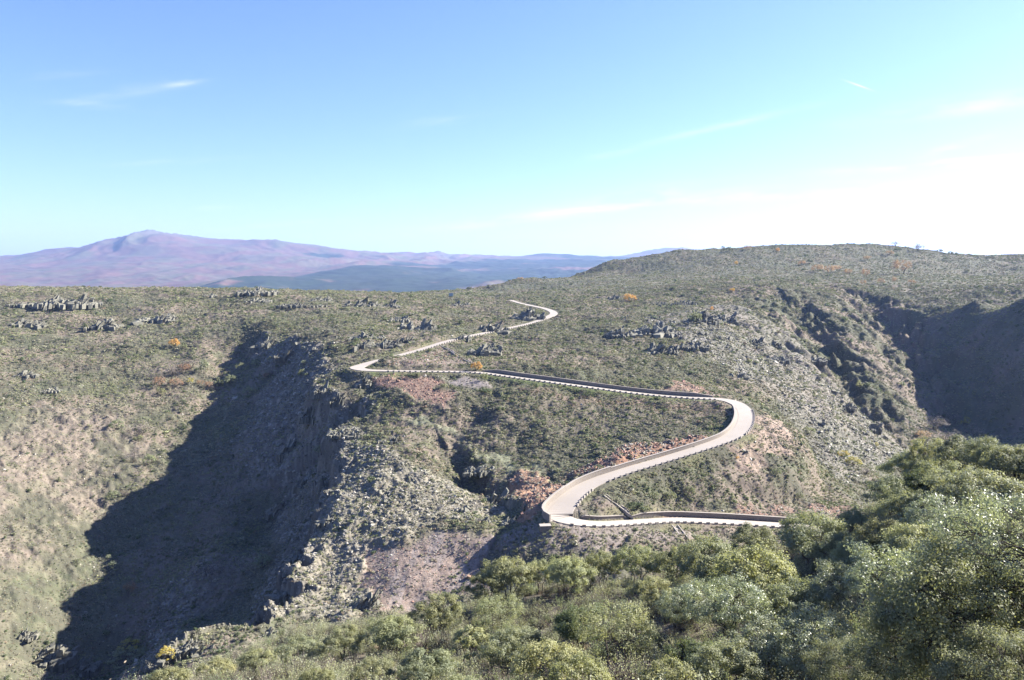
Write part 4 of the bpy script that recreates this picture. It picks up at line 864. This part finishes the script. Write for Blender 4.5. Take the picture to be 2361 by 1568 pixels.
FARV = """
orange,1100,853,21,1.15|round bright orange tree where the drain meets the middle lane
olive,1116,880,20,1|dull green bush on the grey scree below the orange tree
olive,1022,894,9,1.4|yellow-green bush at the edge of the red scree
olive,1086,1116,8,1|small bush on the spur
rust,2078,632,32,1.15|large rust-coloured tree on the right-hand hill
rust,1885,628,18,1.2|rusty tree at the left end of the autumn thicket
rust,1912,632,20,1|rusty tree in the autumn thicket, second from its left end
rust,1930,626,14,1.3|spreading rusty tree at the top of the autumn thicket
rust,1955,634,14,1.2|thin rusty tree right of the thicket's middle
rust,1995,640,20,.8|tall narrow rusty tree below the thicket
rust,1990,658,12,1|small rusty tree at the lower edge of the thicket
rust,2030,655,13,1|rusty bush left of the large rust-coloured tree
rust,2062,653,14,.6|narrow rusty tree under the large rust-coloured one
rust,1850,612,11,1.3|faint rusty bush high on the hill
rust,2100,655,10,1.4|low rusty bush right of the narrow one
rust,2000,600,10,1.6|faded rusty bush near the hilltop
rust,2050,588,10,1.6|faded rusty bush on the hilltop, right part
dark,1680,580,11,1.4|dark round bush on the hilltop beside a thin rusty one
rust,1725,576,10,1.6|thin rusty trees on the skyline
orange,1792,580,9,1|small orange tree near the skyline
orange,1698,610,9,.9|small orange tree below the hilltop
bare,2118,580,18,1.3|bare-branched tree standing against the white sky
bare,2063,568,12,1.4|smaller bare tree on the skyline
dark,2070,580,9,1.6|dark bushes at the foot of the smaller bare tree
dark,2192,587,8,1.3|dark round bush on the falling skyline
dark,2168,582,8,1.3|dark bush between the bare tree and the falling skyline
dark,1667,570,6,1.2|tiny dark bush on the left part of the hilltop skyline
dark,1081,669,8,1.3|single dark bush at the foot of the green hill's skyline
dark,1255,640,6,1.4|small bush on the rising skyline
rust,1200,645,6,2|low rusty bushes on the rising skyline
dark,1551,668,8,1.5|dark bush on the lower green hill
dark,1600,672,8,1.6|dark bush on the lower green hill, nearer the orange one
dark,1867,608,12,1|dark bush beside the faint rusty one
dark,1852,626,8,1.2|dark bush under the faint rusty one
dark,1910,640,9,1.4|dark bush in front of the autumn thicket
dark,1800,652,7,1.5|low dark bushes at the foot of the hill
dark,1728,668,7,1.8|low dark bushes above the rocky slope
dark,2180,600,7,1.3|dark bush on the right shoulder of the hill
dark,2230,628,6,1.4|dark bush by the track on the right
orange,1452,694,17,1.5|orange-tinged bushes on the central hill
orange,1688,672,8,1.4|faint orange bush at the hill foot
orange,1640,716,10,.9|small orange bush above the square-cut crag
green,1604,745,26,1|grey-green tree against the square-cut crag
orange,403,799,20,1.1|orange tree on the left slope
olive,425,806,13,1.2|green bush beside the orange tree on the left slope
bare,395,868,26,1.3|bare grey tree in the autumn clump on the left slope
rust,425,860,22,1.1|rusty tree at the top of the autumn clump
rust,368,892,24,1|bright rusty tree at the left end of the autumn clump
rust,405,892,20,1.2|brownish tree in the middle of the autumn clump
yellow,440,885,14,1|yellowish bush in the autumn clump
olive,372,912,18,1.3|dark olive bush at the bottom of the autumn clump
bare,440,848,22,1.3|bare tree at the upper right of the autumn clump
pale,470,862,34,.6|tall narrow pale green tree by the ravine head
rust,462,888,12,1.2|small rusty bush under the tall narrow tree
green,556,856,20,1|lit tree high in the shaded ravine head
green,590,845,16,1|lit tree nearest the cliff in the ravine head
green,533,885,22,1.2|lit tree lower in the ravine head
olive,505,892,16,1.4|yellow-green bush at the edge of the ravine shadow
rust,482,893,14,1.2|brown bush at the edge of the ravine shadow
green,575,910,18,1.6|sunlit bushes halfway down the ravine head
rust,614,872,12,1|small orange tree in the ravine shadow
bare,626,866,14,1|pale bare tree beside the small orange one in the shadow
olive,695,868,16,1.1|lit bush with orange leaves on the cliff
pale,700,842,12,1|lit pale bush near the cliff top
pale,736,1050,24,1.1|pale bush on the ravine wall below the spur crest
green,268,992,26,1|dark green tree left of the bare grey bushes
bare,325,1002,26,1.5|bare grey bushes on the left slope
olive,318,1018,14,1.6|green bushes under the bare grey ones
bare,305,1064,24,1.5|grey bare bush near the shadow edge
green,345,1072,26,.9|lit green tree at the shadow edge
green,262,1150,18,1.5|green bush at the tip of the shadow edge
bare,285,1146,16,1.5|grey bush beside the green one at the shadow edge
pale,605,1312,34,1.1|pale silver-green tree lit on the rim of the dark ravine
pale,262,1312,20,1|lit tree alone low in the ravine shadow
pale,250,1290,12,1|small lit bush low in the ravine shadow
green,178,1300,12,1.4|small bush on the brown slope
rust,300,1372,30,.9|rust-coloured tree deep in the ravine shadow
green,300,1530,34,2.4|broad shaded tree at the bottom of the ravine
yellow,385,1525,34,1.3|round yellow-brown tree at the bottom of the ravine
yellow,300,1500,26,1.8|yellow-topped tree at the bottom of the ravine
bare,480,1330,30,2|bare grey thicket in the ravine shadow
bare,2160,992,28,1.5|bare grey trees on the valley floor at the right
yellow,2170,985,20,1|yellowish tree among the bare ones on the valley floor
yellow,2226,985,24,.8|bright yellow tree at the edge of the right-hand shadow
bare,2250,1012,30,1|pale bare tree nearest the right-hand shadow
bare,2200,975,24,1.3|bare tree behind the bright yellow one
rust,2130,1010,16,2|brown bushes on the valley floor
bare,2190,1020,24,1.8|grey thicket on the valley floor
olive,1985,900,20,1.2|green and yellow bush beside the shaded gully
green,1896,874,14,1.1|small green tree on the rocky slope
dark,1852,766,14,1.2|dark bush high on the rocky slope
yellow,1968,1072,18,2|long yellow bush low on the right-hand slope
yellow,1945,1054,14,2|brownish yellow bush above the long yellow one
yellow,2020,1032,12,.8|tiny yellow bush among pale stones
bare,1995,1092,16,2.2|grey-brown bushes below the long yellow one
green,1865,1003,20,1.3|green bush among the pale stones
green,1790,1096,16,1.3|green bush right of the road bend apron
green,1842,1150,14,1.4|dark green bush above the lower cut
green,1545,1156,24,1|grey-green tree above the lowest lane
green,1510,1152,18,1.2|smaller tree left of the grey-green one above the lowest lane
green,1590,1138,18,1.1|round bush right of the grey-green tree above the lowest lane
dark,1465,1176,20,2|brown-green bushes beside the stepped drain
olive,1492,1182,16,1|yellow-green bush right of the brown-green ones
green,1380,1082,12,1.4|small bush overhanging the retaining wall
dark,1355,915,12,2|dark bushes under the middle lane
dark,1120,905,10,2.4|low dark bush below the grey scree
olive,955,868,8,3.4|green bushes on the grassy verge by the left hairpin
orange,1700,1058,7,1.2|small orange bush below the right-hand bend
"""
for ln in FARV.strip().split('\n'):
    a, lb = ln.split('|'); kd, u, v, hp, wd = a.split(','); u, v, hp, wd = float(u), float(v), float(hp), float(wd)
    p = hit(u, v, 195)
    if p is None:   # on a skyline: stand it on the crest under that point
        aa, bb = ray(u, v); d = DS[(DS > 300)&(DS < 1600)]; k = np.argmin(bb*d-H(aa*d, d)); p = np.array([aa*d[k], d[k], H(aa*d[k], d[k])])
    h = hp*p[1]/FPX*1.22; o = link('autumn_tree' if kd in ('orange', 'rust', 'yellow', 'bare') else 'bush', None, None, p+np.array([0, 0, -.15*h]), fr.uniform(0, 6.28), (h/5*wd, h/5*wd, h/5*1.1))
    tag(o, lb, 'tree' if kd in ('orange', 'rust', 'yellow', 'bare') or h > 4 else 'bush', 'trees and bushes scattered over the far slopes')
    link('trunk', FT[kd][0], o); link('crown', FT[kd][1], o)
